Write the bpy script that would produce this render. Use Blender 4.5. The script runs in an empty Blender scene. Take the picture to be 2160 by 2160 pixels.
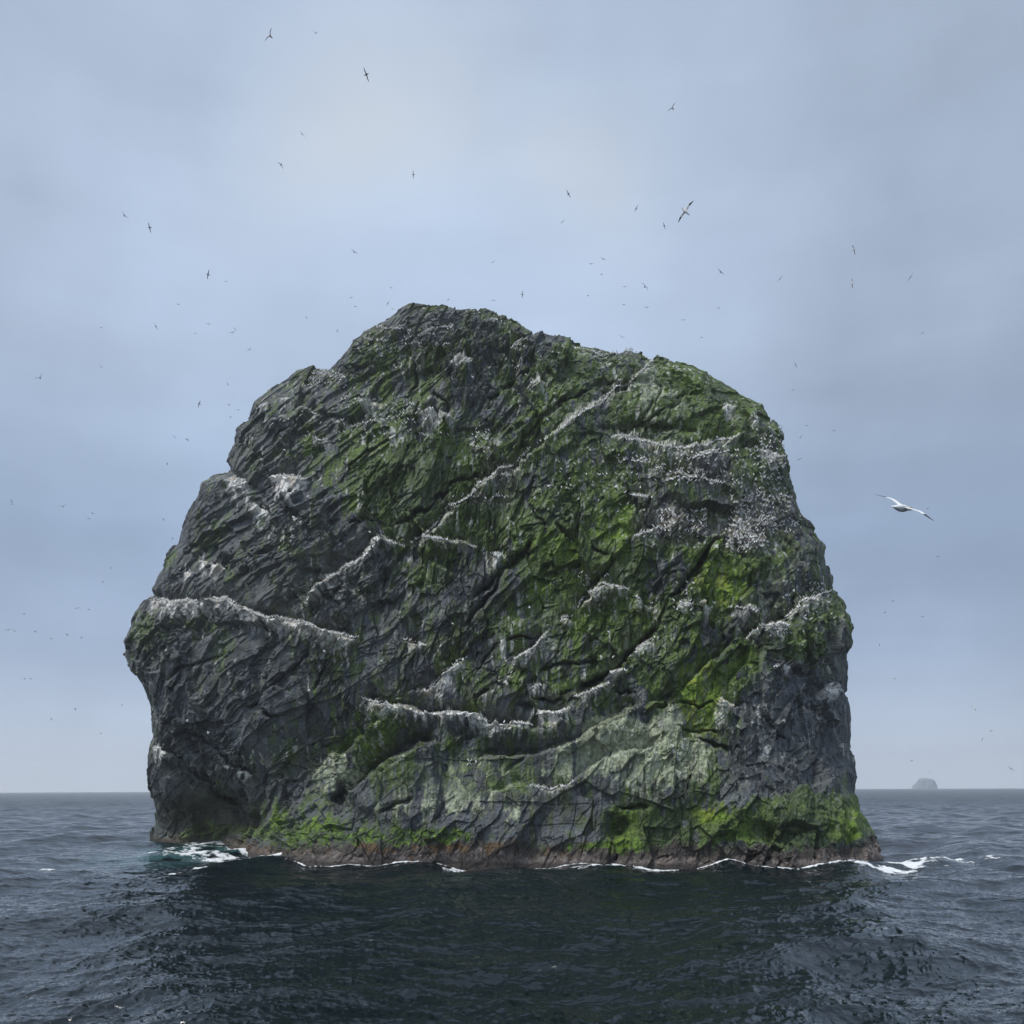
import bpy, math, random
import numpy as np
from mathutils import Matrix, Vector, kdtree

# ------------------------------------------------------------------ camera, sky, sun, exposure
SC = bpy.context.scene
COL = SC.collection
F = 1855.0            # focal length in photo pixels (photo is 2160 wide)
HC = 18.0             # eye height above the sea, metres
PX, PY = 1080.0, 1663.5
ROLL = 0.00417
CA, SA = math.cos(ROLL), math.sin(ROLL)

cam_d = bpy.data.cameras.new('camera')
cam = bpy.data.objects.new('camera', cam_d)
COL.objects.link(cam)
cam_d.sensor_width = 36.0
cam_d.lens = 36.0 * F / 2160.0
cam_d.shift_y = (PY - 1080.0) / 2160.0
cam_d.clip_start = 0.5
cam_d.clip_end = 40000.0
cam.matrix_world = Matrix(((CA, SA, 0, 0), (0, 0, -1, 0), (-SA, CA, 0, HC), (0, 0, 0, 1)))
SC.camera = cam

SUN_EL, SUN_AZ = math.radians(60), math.radians(248)     # azimuth clockwise from +Y
SKY_GAIN = 6.0
world = bpy.data.worlds.new('World')
SC.world = world
world.use_nodes = True
wn, wl = world.node_tree.nodes, world.node_tree.links
wn.clear()
def N(nodes, t, **kw):
    n = nodes.new(t)
    for k, v in kw.items():
        setattr(n, k, v)
    return n
def build_world():
    out = N(wn, 'ShaderNodeOutputWorld')
    bg = N(wn, 'ShaderNodeBackground')
    bg.inputs['Strength'].default_value = 0.1
    sky = N(wn, 'ShaderNodeTexSky', sky_type='NISHITA')
    sky.sun_disc = False
    sky.sun_elevation = SUN_EL
    sky.sun_rotation = SUN_AZ
    sky.air_density = 1.0
    sky.dust_density = 3.0
    tc = N(wn, 'ShaderNodeTexCoord')
    nrm = N(wn, 'ShaderNodeVectorMath', operation='NORMALIZE')
    wl.new(tc.outputs['Generated'], nrm.inputs[0])
    sep = N(wn, 'ShaderNodeSeparateXYZ')
    wl.new(nrm.outputs[0], sep.inputs[0])
    # vertical cloud-deck gradient
    ramp = N(wn, 'ShaderNodeValToRGB')
    el = ramp.color_ramp.elements
    g = SKY_GAIN
    stops = [(0.0, (.62, .71, .85)), (0.06, (.48, .58, .74)), (0.14, (.36, .46, .64)), (0.26, (.34, .445, .625)), (0.42, (.43, .53, .69)),
             (0.62, (.445, .54, .69)), (0.80, (.43, .51, .65)), (1.0, (.50, .57, .70))]
    el[0].position, el[0].color = stops[0][0], (*stops[0][1], 1)
    el[1].position, el[1].color = stops[-1][0], (*stops[-1][1], 1)
    for p, c in stops[1:-1]:
        e = el.new(p); e.color = (*c, 1)
    wl.new(sep.outputs['Z'], ramp.inputs[0])
    # soft bright and dark patches of the cloud deck
    def dirpx(x, y):
        v = Vector(((x - PX) / F, 1.0, (PY - y) / F)); v.normalize(); return v
    def math_(op, a, b):
        m = N(wn, 'ShaderNodeMath', operation=op)
        for i, s in enumerate((a, b)):
            if isinstance(s, (int, float)): m.inputs[i].default_value = s
            elif s is not None: wl.new(s, m.inputs[i])
        return m.outputs[0]
    warp = N(wn, 'ShaderNodeTexNoise'); warp.inputs['Scale'].default_value = 2.2; warp.inputs['Detail'].default_value = 3
    wl.new(nrm.outputs[0], warp.inputs['Vector'])
    wsub = N(wn, 'ShaderNodeVectorMath', operation='SUBTRACT'); wl.new(warp.outputs['Color'], wsub.inputs[0]); wsub.inputs[1].default_value = (.5, .5, .5)
    wsc = N(wn, 'ShaderNodeVectorMath', operation='SCALE'); wl.new(wsub.outputs[0], wsc.inputs[0]); wsc.inputs['Scale'].default_value = 0.35
    wadd = N(wn, 'ShaderNodeVectorMath', operation='ADD'); wl.new(nrm.outputs[0], wadd.inputs[0]); wl.new(wsc.outputs[0], wadd.inputs[1])
    total = None
    for (x, y, w, amp) in ((930, 200, .30, .10), (560, 620, .30, .05), (1000, 680, .30, .14),
                           (2100, 620, .42, -.14), (2050, 1150, .35, -.06), (-100, 200, .35, -.12), (100, 1330, .28, -.05), (150, 1430, .07, .07), (80, 1560, .2, .05), (2050, 1500, .16, .08)):
        d = dirpx(x, y)
        dist = N(wn, 'ShaderNodeVectorMath', operation='DISTANCE')
        wl.new(wadd.outputs[0], dist.inputs[0]); dist.inputs[1].default_value = d
        q = math_('DIVIDE', dist.outputs['Value'], w)
        q = math_('MULTIPLY', q, q)
        q = math_('MULTIPLY', q, -1.0)
        q = math_('EXPONENT', q, None)
        q = math_('MULTIPLY', q, amp)
        total = q if total is None else math_('ADD', total, q)
    # stratus streaks, stretched along the horizon
    mp = N(wn, 'ShaderNodeMapping'); mp.inputs['Scale'].default_value = (1.2, 1.2, 9.0)
    wl.new(nrm.outputs[0], mp.inputs['Vector'])
    st = N(wn, 'ShaderNodeTexNoise'); st.inputs['Scale'].default_value = 1.6; st.inputs['Detail'].default_value = 5; st.inputs['Roughness'].default_value = .5
    wl.new(mp.outputs[0], st.inputs['Vector'])
    s2 = math_('MULTIPLY', math_('SUBTRACT', st.outputs['Fac'], .5), .30)
    cl = N(wn, 'ShaderNodeTexNoise'); cl.inputs['Scale'].default_value = 5.0; cl.inputs['Detail'].default_value = 6; cl.inputs['Roughness'].default_value = .5
    wl.new(nrm.outputs[0], cl.inputs['Vector'])
    s3 = math_('MULTIPLY', math_('SUBTRACT', cl.outputs['Fac'], .5), .50)
    total = math_('ADD', math_('ADD', total, s2), s3)
    gain = math_('MULTIPLY', math_('ADD', total, 1.0), SKY_GAIN)
    sc = N(wn, 'ShaderNodeVectorMath', operation='SCALE')
    wl.new(ramp.outputs['Color'], sc.inputs[0]); wl.new(gain, sc.inputs['Scale'])
    # thin cream-coloured break in the cloud deck
    cream = None
    for (x, y, w, amp) in ((900, 200, .10, .8), (960, 290, .08, .6), (1230, 400, .07, .55), (1080, 350, .07, .4), (850, 260, .06, .5)):
        d = dirpx(x, y)
        dist = N(wn, 'ShaderNodeVectorMath', operation='DISTANCE')
        wl.new(wadd.outputs[0], dist.inputs[0]); dist.inputs[1].default_value = d
        qq = math_('DIVIDE', dist.outputs['Value'], w); qq = math_('MULTIPLY', math_('MULTIPLY', qq, qq), -1.0)
        qq = math_('MULTIPLY', math_('EXPONENT', qq, None), amp)
        cream = qq if cream is None else math_('MAXIMUM', cream, qq)
    cm_ = N(wn, 'ShaderNodeMix', data_type='RGBA'); wl.new(math_('MULTIPLY', cream, .95), cm_.inputs['Factor'])
    wl.new(sc.outputs[0], cm_.inputs[6]); cm_.inputs[7].default_value = (.63 * SKY_GAIN, .69 * SKY_GAIN, .755 * SKY_GAIN, 1)
    sc = cm_
    mix = N(wn, 'ShaderNodeMix', data_type='RGBA')
    mix.inputs['Factor'].default_value = 0.93
    wl.new(sky.outputs['Color'], mix.inputs[6]); wl.new(sc.outputs[2], mix.inputs[7])
    wl.new(mix.outputs[2], bg.inputs['Color'])
    wl.new(bg.outputs[0], out.inputs['Surface'])
build_world()

sun_d = bpy.data.lights.new('sun', 'SUN')
sun_d.energy = 1.5
sun_d.angle = math.radians(16)
sun_d.color = (1.0, 0.975, 0.94)
sun = bpy.data.objects.new('sun', sun_d)
COL.objects.link(sun)
sd = Vector((math.sin(SUN_AZ) * math.cos(SUN_EL), math.cos(SUN_AZ) * math.cos(SUN_EL), math.sin(SUN_EL)))
sun.rotation_euler = sd.to_track_quat('Z', 'Y').to_euler()
sun.location = (0, 0, 600)

SC.view_settings.view_transform = 'Standard'
SC.view_settings.look = 'None'
SC.view_settings.gamma = 1
SC.view_settings.exposure = 0.75
SC.view_settings.use_curve_mapping = False
SC.cycles.volume_bounces = 4
SC.cycles.max_bounces = 7

# ------------------------------------------------------------------ helpers
rng = np.random.default_rng(7)
random.seed(7)
TAB = rng.random((64, 64, 64)).astype(np.float32)
JIT = rng.random((64, 64, 64, 3)).astype(np.float32)
GRD = (rng.random((64, 64, 64, 4)).astype(np.float32) - .5) * 2

def vnoise(p):
    p = np.asarray(p, np.float32)
    i = np.floor(p).astype(np.int32); f = p - i
    f = f * f * (3 - 2 * f)
    a = i & 63; b = (i + 1) & 63
    x0, y0, z0 = a[..., 0], a[..., 1], a[..., 2]; x1, y1, z1 = b[..., 0], b[..., 1], b[..., 2]
    fx, fy, fz = f[..., 0], f[..., 1], f[..., 2]
    c00 = TAB[x0, y0, z0] * (1 - fx) + TAB[x1, y0, z0] * fx
    c10 = TAB[x0, y1, z0] * (1 - fx) + TAB[x1, y1, z0] * fx
    c01 = TAB[x0, y0, z1] * (1 - fx) + TAB[x1, y0, z1] * fx
    c11 = TAB[x0, y1, z1] * (1 - fx) + TAB[x1, y1, z1] * fx
    return (c00 * (1 - fy) + c10 * fy) * (1 - fz) + (c01 * (1 - fy) + c11 * fy) * fz
R3 = np.array([[.36, .48, -.8], [-.8, .6, 0], [.48, .64, .6]], np.float32)
def fbm(p, octaves=4, gain=.5):
    s = 0; a = 1.0; t = 0
    q = np.asarray(p, np.float32)
    for o in range(octaves):
        s = s + a * vnoise(q); t += a
        q = (q @ R3.T) * 2.03 + 17.3; a *= gain
    return s / t            # 0..1
def worley(p):
    p = np.asarray(p, np.float32)
    i = np.floor(p).astype(np.int32)
    n = len(p)
    f1 = np.full(n, 9, np.float32); f2 = np.full(n, 9, np.float32)
    gx = np.zeros((n, 4), np.float32); rel = np.zeros((n, 3), np.float32)
    for dx in (-1, 0, 1):
        for dy in (-1, 0, 1):
            for dz in (-1, 0, 1):
                c = i + np.array([dx, dy, dz], np.int32)
                m = c & 63
                ctr = c + JIT[m[:, 0], m[:, 1], m[:, 2]]
                r = p - ctr
                d = (r * r).sum(1)
                near = d < f1
                f2 = np.where(near, f1, np.minimum(f2, d))
                f1 = np.where(near, d, f1)
                k = np.nonzero(near)[0]
                mk = m[k]
                gx[k] = GRD[mk[:, 0], mk[:, 1], mk[:, 2]]
                rel[k] = r[k]
    return np.sqrt(f1), np.sqrt(f2), gx, rel
def facets(p, slope=1.0):
    f1, f2, g, rel = worley(p)
    return g[:, 3] + slope * (g[:, :3] * rel).sum(1), f2 - f1
def sstep(a, b, x):
    t = np.clip((x - a) / (b - a), 0, 1)
    return t * t * (3 - 2 * t)

def unproj(px, py, D):
    """photo pixel + distance along +Y -> world point"""
    dx = np.asarray(px, float) - PX; dy = np.asarray(py, float) - PY
    X = (dx * CA - dy * SA) / F * D
    Z = HC - (dx * SA + dy * CA) / F * D
    return np.stack(np.broadcast_arrays(X, D, Z), -1)
def seapx(px, py):
    """photo pixel -> point on the sea plane"""
    dx, dy = px - PX, py - PY
    d = (dx * SA + dy * CA)
    D = HC * F / d
    return ((dx * CA - dy * SA) / F * D, D)

OR = dict(A=(240, 600), B=(900, 600), C=(1300, 700), D=(240, 1200), E=(800, 1200), F=(1300, 1200))
def pc(s):
    """'A 10,20 30,40 B ...' -> photo pixel points"""
    out = []; o = None
    for w in s.split():
        if w in OR: o = OR[w]
        else:
            u, v = w.split(','); out.append((o[0] + float(u) * .37267, o[1] + float(v) * .37267))
    return np.array(out)

def mat(name):
    m = bpy.data.materials.new(name); m.use_nodes = True
    nt = m.node_tree; nt.nodes.clear()
    o = nt.nodes.new('ShaderNodeOutputMaterial'); b = nt.nodes.new('ShaderNodeBsdfPrincipled')
    nt.links.new(b.outputs[0], o.inputs['Surface'])
    return m, nt.nodes, nt.links, b, o
def mesh_np(name, V, Q, smooth=True):
    me = bpy.data.meshes.new(name)
    V = np.ascontiguousarray(V, np.float32); Q = np.ascontiguousarray(Q, np.int32)
    me.vertices.add(len(V)); me.vertices.foreach_set('co', V.ravel())
    k = Q.shape[1]
    me.loops.add(Q.size); me.loops.foreach_set('vertex_index', Q.ravel())
    me.polygons.add(len(Q)); me.polygons.foreach_set('loop_start', np.arange(0, Q.size, k, dtype=np.int32))
    me.polygons.foreach_set('use_smooth', np.full(len(Q), smooth))
    me.update(calc_edges=True)
    return me
def tag(o, label=None, cat=None, group=None, kind=None):
    if label: o['label'] = label
    if cat: o['category'] = cat
    if group: o['group'] = group
    if kind: o['kind'] = kind
    return o
def link(name, me):
    o = bpy.data.objects.new(name, me); COL.objects.link(o); return o

# ------------------------------------------------------------------ the sea stack
OUTL = np.array([(318,1772),(324,1733),(325,1699),(319,1662),(316,1617),(318,1588),(328,1558),(323,1528),(324,1491),(311,1461),(300,1435),
 (277,1412),(268,1379),(260,1353),(274,1323),(275,1318),(287,1290),(303,1267),(326,1256),(318,1243),(324,1230),(339,1200),(359,1159),(376,1144),
 (380,1118),(397,1081),(415,1047),(426,1017),(452,1001),(484,993),(476,973),(482,954),(497,920),(501,902),(524,887),(534,865),(538,848),(557,837),
 (575,824),(613,803),(628,786),(657,780),(693,779),(702,770),(721,749),(743,719),(773,704),(821,676),(851,654),(874,645),(960,648),(1034,656),
 (1083,676),(1124,710),(1139,703),(1180,708),(1217,721),(1258,729),(1299,743),(1332,740),(1379,759),(1388,749),(1422,762),(1459,770),(1493,783),
 (1498,794),(1534,812),(1582,842),(1608,853),(1617,883),(1635,894),(1648,916),(1648,933),(1660,961),(1663,1009),(1675,1043),(1680,1065),
 (1691,1093),(1710,1110),(1729,1132),(1742,1151),(1745,1188),(1753,1211),(1752,1246),(1762,1253),(1777,1270),(1788,1296),(1797,1326),(1796,1363),
 (1784,1380),(1784,1420),(1786,1461),(1796,1491),(1799,1535),(1796,1565),(1801,1606),(1805,1640),(1801,1673),(1809,1684),(1816,1714),
 (1837,1740),(1852,1781),(1866,1815),(1885,1900),(1890,2080),(1600,2130),(1080,2140),(560,2130),(330,2060),(310,1900)], float)

CTRL = np.array([ # px, py, distance
 (330,1780,288),(450,1778,281),(530,1795,246),(620,1812,219),(800,1826,210),(1100,1828,204),(1500,1836,195),(1760,1836,193),(1850,1822,201),
 (330,2000,278),(800,2050,204),(1200,2050,199),(1760,2050,188),
 (400,1700,276),(520,1690,262),(700,1730,222),(900,1740,212),(1150,1740,206),(1500,1740,200),(1750,1740,198),
 (330,1600,262),(500,1600,247),(700,1600,238),(850,1620,219),(1050,1620,214),(1300,1600,210),(1550,1600,206),(1760,1600,207),
 (330,1450,252),(500,1450,239),(700,1450,232),(900,1450,229),(1150,1480,222),(1400,1480,214),(1600,1430,211),(1760,1430,215),
 (300,1300,254),(500,1300,244),(750,1300,236),(1000,1300,230),(1300,1280,225),(1550,1250,219),(1720,1250,223),
 (420,1100,256),(600,1100,247),(850,1100,241),(1100,1080,236),(1400,1080,230),(1600,1080,231),
 (520,950,262),(750,930,251),(1000,930,246),(1300,930,241),(1580,930,242),
 (650,820,266),(850,780,258),(1100,800,254),(1400,820,253),(1560,850,256),(880,670,266),(1000,680,265),(1250,760,262)], float)

def tps_fit(P, v, lam=1.0):
    n = len(P)
    d = np.linalg.norm(P[:, None] - P[None], axis=2) / 300
    K = np.where(d > 0, d * d * np.log(d + 1e-9), 0) + lam * .02 * np.eye(n)
    A = np.zeros((n + 3, n + 3)); A[:n, :n] = K; A[:n, n:] = np.c_[np.ones(n), P / 300]; A[n:, :n] = A[:n, n:].T
    return np.linalg.solve(A, np.r_[v, 0, 0, 0])
def tps_eval(P, w, Q):
    out = np.zeros(len(Q)); n = len(P)
    out += w[n] + (Q / 300) @ w[n + 1:]
    for i in range(n):
        d = np.hypot(Q[:, 0] - P[i, 0], Q[:, 1] - P[i, 1]) / 300
        out += w[i] * d * d * np.log(d + 1e-9)
    return out

M_, KF, KB = 2400, 640, 36
def resample(P, n):
    P = np.vstack([P, P[:1]])
    s = np.r_[0, np.cumsum(np.hypot(*np.diff(P, axis=0).T))]
    t = np.linspace(0, s[-1], n, endpoint=False)
    return np.c_[np.interp(t, s, P[:, 0]), np.interp(t, s, P[:, 1])]
O = resample(OUTL, M_)
CEN = np.array([1060., 1360.])
def round_(r): return 1 - np.sqrt(np.clip(1 - r ** 5, 0, 1))
rr = np.linspace(0, 1, 6000)
arc = np.r_[0, np.cumsum(np.hypot(np.diff(rr) * 720, np.diff(round_(rr)) * 260))]
ringr = np.interp(np.linspace(0, arc[-1], KF), arc, rr)
ringr[0] = 0.0008
w_t = tps_fit(CTRL[:, :2], CTRL[:, 2])
# contour distance round the outline
def contour_D(P):
    x, y = P[:, 0], P[:, 1]
    left = np.interp(y, [640, 1000, 1250, 1450, 1600, 1772, 1950], [272, 286, 290, 288, 298, 318, 320])
    right = np.interp(y, [640, 900, 1200, 1600, 1740, 1815, 1950], [272, 268, 256, 240, 226, 214, 210])
    t = sstep(500, 1500, x)
    c = left * (1 - t) + right * t
    bot = sstep(1880, 2060, y)
    return c * (1 - bot) + 214 * bot
Dc = contour_D(O)
D_edge0 = tps_eval(CTRL[:, :2], w_t, O)
px = CEN[0] + ringr[:, None] * (O[None, :, 0] - CEN[0])
py = CEN[1] + ringr[:, None] * (O[None, :, 1] - CEN[1])
fl = np.c_[px.ravel(), py.ravel()]
# coarse evaluation of the depth field, then bilinear
gx_ = np.arange(200, 1960, 10.); gy_ = np.arange(560, 2220, 10.)
GX, GY = np.meshgrid(gx_, gy_)
DG = tps_eval(CTRL[:, :2], w_t, np.c_[GX.ravel(), GY.ravel()]).reshape(GX.shape)
def bil(G, x, y, x0=200., y0=560., s=10.):
    u = np.clip((x - x0) / s, 0, G.shape[1] - 1.001); v = np.clip((y - y0) / s, 0, G.shape[0] - 1.001)
    i, j = u.astype(int), v.astype(int); a, b = u - i, v - j
    return (G[j, i] * (1 - a) + G[j, i + 1] * a) * (1 - b) + (G[j + 1, i] * (1 - a) + G[j + 1, i + 1] * a) * b
D = bil(DG, fl[:, 0], fl[:, 1]).reshape(px.shape)
rnd = round_(ringr)[:, None]
D = D + (Dc - D_edge0)[None] * rnd
FX, FY = fl[:, 0], fl[:, 1]
edge = 1 - ringr[:, None] ** 14 * np.ones((1, M_)); edge = edge.ravel()

# polyline features -------------------------------------------------
def seg_dist(P, lo=70.):
    """signed distance (positive = below / right-hand side), taper, index set"""
    x0, y0 = P.min(0) - lo; x1, y1 = P.max(0) + lo
    idx = np.nonzero((FX > x0) & (FX < x1) & (FY > y0) & (FY < y1))[0]
    qx = FX[idx] + WX[idx]; qy = FY[idx] + WY[idx]
    best = np.full(len(idx), 1e9); sg = np.zeros(len(idx)); al = np.zeros(len(idx))
    L = np.r_[0, np.cumsum(np.hypot(*np.diff(P, axis=0).T))]
    for k in range(len(P) - 1):
        a, b = P[k], P[k + 1]; e = b - a; l2 = e @ e + 1e-9
        t = np.clip(((qx - a[0]) * e[0] + (qy - a[1]) * e[1]) / l2, 0, 1)
        dx = qx - a[0] - t * e[0]; dy = qy - a[1] - t * e[1]
        d = np.hypot(dx, dy); m = d < best
        best = np.where(m, d, best); sg = np.where(m, np.sign(e[0] * dy - e[1] * dx), sg); al = np.where(m, L[k] + t * math.sqrt(l2), al)
    tp = sstep(0, min(28, L[-1] * .3), al) * sstep(0, min(28, L[-1] * .3), L[-1] - al)
    return idx, best * sg, tp, al
P2 = np.c_[FX, FY, np.zeros(len(FX))]
WX = (fbm(P2 / 26 + 3, 3) - .5) * 14
WY = (fbm(P2 / 22 + 31, 3) - .5) * 12

# name, points, step out A, recess B, guano strength, streak length px, birds per 100px
LEDGES = [
 ('left', 'D 200,160 260,180 340,188 440,180 540,185 650,168 690,190 740,222 830,265 900,275 1000,290 1090,310 1180,350 1260,372 1390,395', 4.5, 3.0, 1.0, 20, 40),
 ('mid_long', 'D 1405,745 1530,765 1580,785 1700,810 1800,832 1932,832 E 500,845 600,860 700,870 780,875 868,888', 4.0, 3.2, .9, 15, 40),
 ('mid_step', 'E 885,830 960,820 1020,822 1075,795', 3.0, 2.5, .8, 22, 36),
 ('mid_upper', 'E 1095,735 1160,710 1240,685 1305,650', 2.6, 2.5, .6, 14, 32),
 ('short_slab', 'E 228,728 280,680 340,630 400,565 440,525 495,508', 2.4, 1.8, .7, 30, 16),
 ('ridge', 'A 1080,1810 1130,1750 1200,1680 1290,1615 1370,1570 1440,1520 1500,1470 1530,1448 1600,1465 1650,1500', 3.2, 2.6, .7, 11, 34),
 ('ridge_high', 'A 1660,1495 1700,1460 1780,1400 B 0,1405 60,1360 120,1275 250,1195 300,1140 400,1060 520,1015 570,950 640,900 720,850 800,800 880,720 960,690 1010,650 1080,585 1140,570 1200,520 1290,430', 2.6, 3.0, .5, 6, 36),
 ('shoulder', 'A 1700,1450 1760,1435 1860,1440 B 0,1440 100,1445 200,1475 280,1500', 2.4, 1.6, .5, 12, 26),
 ('small_mid', 'B 340,1520 400,1530 445,1545', 1.5, 1.2, .9, 26, 18),
 ('rake_low', 'E 740,592 770,520 850,460 890,440 920,400 950,355', 2.4, 2.2, .7, 22, 24),
 ('rake_mid', 'E 1025,300 1060,282 1095,280', 1.8, 1.6, .7, 16, 30),
 ('rake_high', 'E 1130,210 1160,170 1200,140 1260,92 1320,100 1410,125', 2.2, 1.8, .6, 14, 36),
 ('rake_top', 'B 840,1855 900,1780 1000,1680 1045,1640', 1.8, 2.4, .1, 4, 8),
 ('rake_right', 'E 1450,165 1500,180 1550,205', 1.4, 1.2, .5, 14, 28),
 ('crack_side', 'E 1418,512 1430,480 1480,432 1555,398', 1.8, 2.2, .7, 24, 26),
 ('patch_small', 'E 1308,598 1340,580 1395,580', 1.5, 1.4, .9, 12, 24),
 ('tiny_a', 'E 685,668 720,632 750,640', 1.0, .8, .8, 16, 0),
 ('tiny_b', 'E 830,655 870,668 912,665', 1.0, .8, .8, 14, 16),
 ('grey_a', 'E 143,412 190,420 230,432 275,450', 1.4, 1.0, .8, 18, 18),
 ('mound_ledge', 'E 860,1235 920,1245 980,1252 1060,1240 1100,1205', 1.0, 1.2, .4, 8, 34),
 ('right_mid', 'F 1035,205 1080,180 1150,155 1215,130', 2.6, 2.6, .6, 14, 40),
 ('right_low', 'F 955,275 1000,245 1040,225', 2.4, 2.2, .5, 14, 34),
 ('right_fan', 'F 820,348 870,322 920,308 985,325', 2.6, 2.8, .8, 24, 50),
 ('right_fan_low', 'F 728,405 760,375 800,355', 2.0, 2.4, .5, 14, 24),
 ('block_a', 'F 335,240 370,205 430,195', 1.8, 1.6, .6, 16, 30),
 ('block_b', 'F 485,190 520,185 555,200', 1.6, 1.2, 1.0, 32, 26),
 ('block_c', 'F 640,215 720,232 760,235 800,260', 1.6, 1.4, .5, 10, 26),
 ('green_low', 'F 885,565 930,555 975,570', 1.4, 1.0, .8, 18, 14),
 ('high_shelf', 'B 1050,872 1090,860 1130,880 1180,890 1280,905 1330,930 1400,930 1500,925 1590,920 1650,895 1720,875 1792,860', 3.0, 3.4, .5, 14, 36),
 ('slope_a', 'B 1140,1462 1200,1420 1260,1400 1330,1390', 2.4, 2.6, .4, 8, 34),
 ('band_a', 'B 1470,1000 1560,975 1650,965 1760,950', 1.4, 1.2, .4, 8, 34),
 ('band_b', 'B 1180,1010 1230,990 1270,1010', 1.2, 1.2, .6, 10, 30),
 ('band_c', 'B 1290,1060 1350,1040 1440,1030', 1.2, 1.0, .4, 8, 30),
 ('band_d', 'B 1320,1130 1420,1105 1520,1095 1620,1110 1690,1135', 1.6, 1.4, .3, 8, 34),
 ('band_e', 'B 1150,1190 1200,1195 1280,1215', 1.4, 1.2, .5, 8, 34),
 ('crest', 'B 835,365 900,375 960,395 1010,415 1060,395 1110,378 1160,375 1200,395', 1.4, 1.0, .3, 6, 24),
 ('top_a', 'B 120,490 180,460 250,438', 1.6, 1.4, .9, 12, 26),
 ('top_b', 'B 585,570 640,560 685,585', 1.6, 1.4, .7, 16, 26),
 ('top_c', 'B 465,370 500,345 570,322', 1.4, 1.4, .5, 10, 22),
 ('top_d', 'B 485,478 520,470 540,485', 1.2, 1.0, .7, 14, 14),
 ('top_e', 'B 325,210 360,205 B 430,212', .8, .6, .4, 6, 14),
 ('top_f', 'B 0,750 60,755 110,762 170,765', 1.4, 1.4, .9, 22, 14),
 ('top_g', 'A 1740,745 1800,752 1860,765', 1.4, 1.4, .9, 22, 14),
 ('summit_a', 'A 1490,240 1560,258 1630,262 1690,282', 1.0, .9, .3, 5, 26),
 ('summit_b', 'A 1735,305 1780,270 1850,245 1930,235 B 60,245 165,240', 1.0, .9, .3, 5, 24),
 ('summit_c', 'A 1420,318 1480,315 1560,325', 1.0, .9, .3, 5, 22),
 ('summit_d', 'A 1660,350 1720,345 1765,352', .8, .7, .3, 5, 20),
 ('left_top_a', 'A 1110,545 1180,500 1250,515 1330,540', 1.0, .8, .4, 8, 24),
 ('left_top_b', 'A 1040,600 1120,575 1180,575', .8, .8, .4, 8, 14),
 ('left_top_c', 'A 800,712 860,690 880,680', .8, .8, .5, 8, 26),
 ('left_top_d', 'A 840,835 900,800 1000,765', 1.4, 1.6, .3, 8, 20),
 ('left_top_e', 'A 930,660 1010,650', .8, .8, .5, 8, 12),
 ('left_top_f', 'A 1040,745 1100,725 1200,755', 1.0, .9, .4, 8, 24),
 ('left_top_g', 'A 1380,670 1430,672 1520,668', 1.2, 1.0, .8, 14, 14),
 ('left_top_h', 'A 1235,785 1300,780 1390,748', 1.2, 1.1, .3, 6, 20),
 ('left_top_i', 'A 1130,885 1240,885', .8, .7, .6, 8, 12),
 ('left_top_j', 'A 1400,790 1480,772 1560,770', 1.0, .9, .3, 6, 14),
 ('upper_left_a', 'A 630,1120 690,1100 740,1115 785,1120', 1.6, 1.4, 1.3, 32, 16),
 ('upper_left_b', 'A 865,1100 940,1092 1020,1090 1110,1100', 2.2, 2.2, 1.3, 34, 16),
 ('upper_left_c', 'A 760,1248 810,1250 870,1272', 1.2, 1.0, 1.2, 22, 20),
 ('upper_left_d', 'A 1000,1335 1060,1335', 1.0, .8, .8, 10, 12),
 ('upper_left_e', 'A 365,1618 400,1612 445,1625', 1.2, 1.0, 1.0, 24, 8),
 ('upper_left_f', 'A 540,1580 580,1585 625,1600', 1.2, 1.0, 1.0, 22, 8),
 ('upper_left_g', 'A 470,1560 520,1552', 1.0, 1.0, .8, 20, 6),
 ('cap_white', 'C 600,430 640,402 700,408', 1.6, 1.4, 1.0, 22, 14),
 ('cap_white_b', 'C 780,480 820,490', 1.0, .9, 1.0, 10, 10),
 ('edge_a', 'C 790,685 860,690 930,745', 1.4, 1.4, .7, 16, 20),
 ('streak_right', 'F 1185,640 1230,655 1280,690', 1.6, 1.2, 1.0, 24, 0),
 ('streak_right_b', 'F 1060,640 1100,650', 1.0, 1.0, .9, 16, 0),
 ('white_gash', 'F 580,735 630,760 685,795', 1.2, 1.0, 1.0, 28, 2),
 ('cliff_foot_a', 'D 232,1005 270,1010 325,1065', 1.6, 1.2, 1.0, 22, 8),
 ('slab_white_a', 'D 640,1090 680,1105', .8, .8, 1.0, 10, 0),
 ('slab_white_b', 'D 700,1125 750,1135 805,1160', 1.0, 1.0, 1.0, 12, 0),
]
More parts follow.
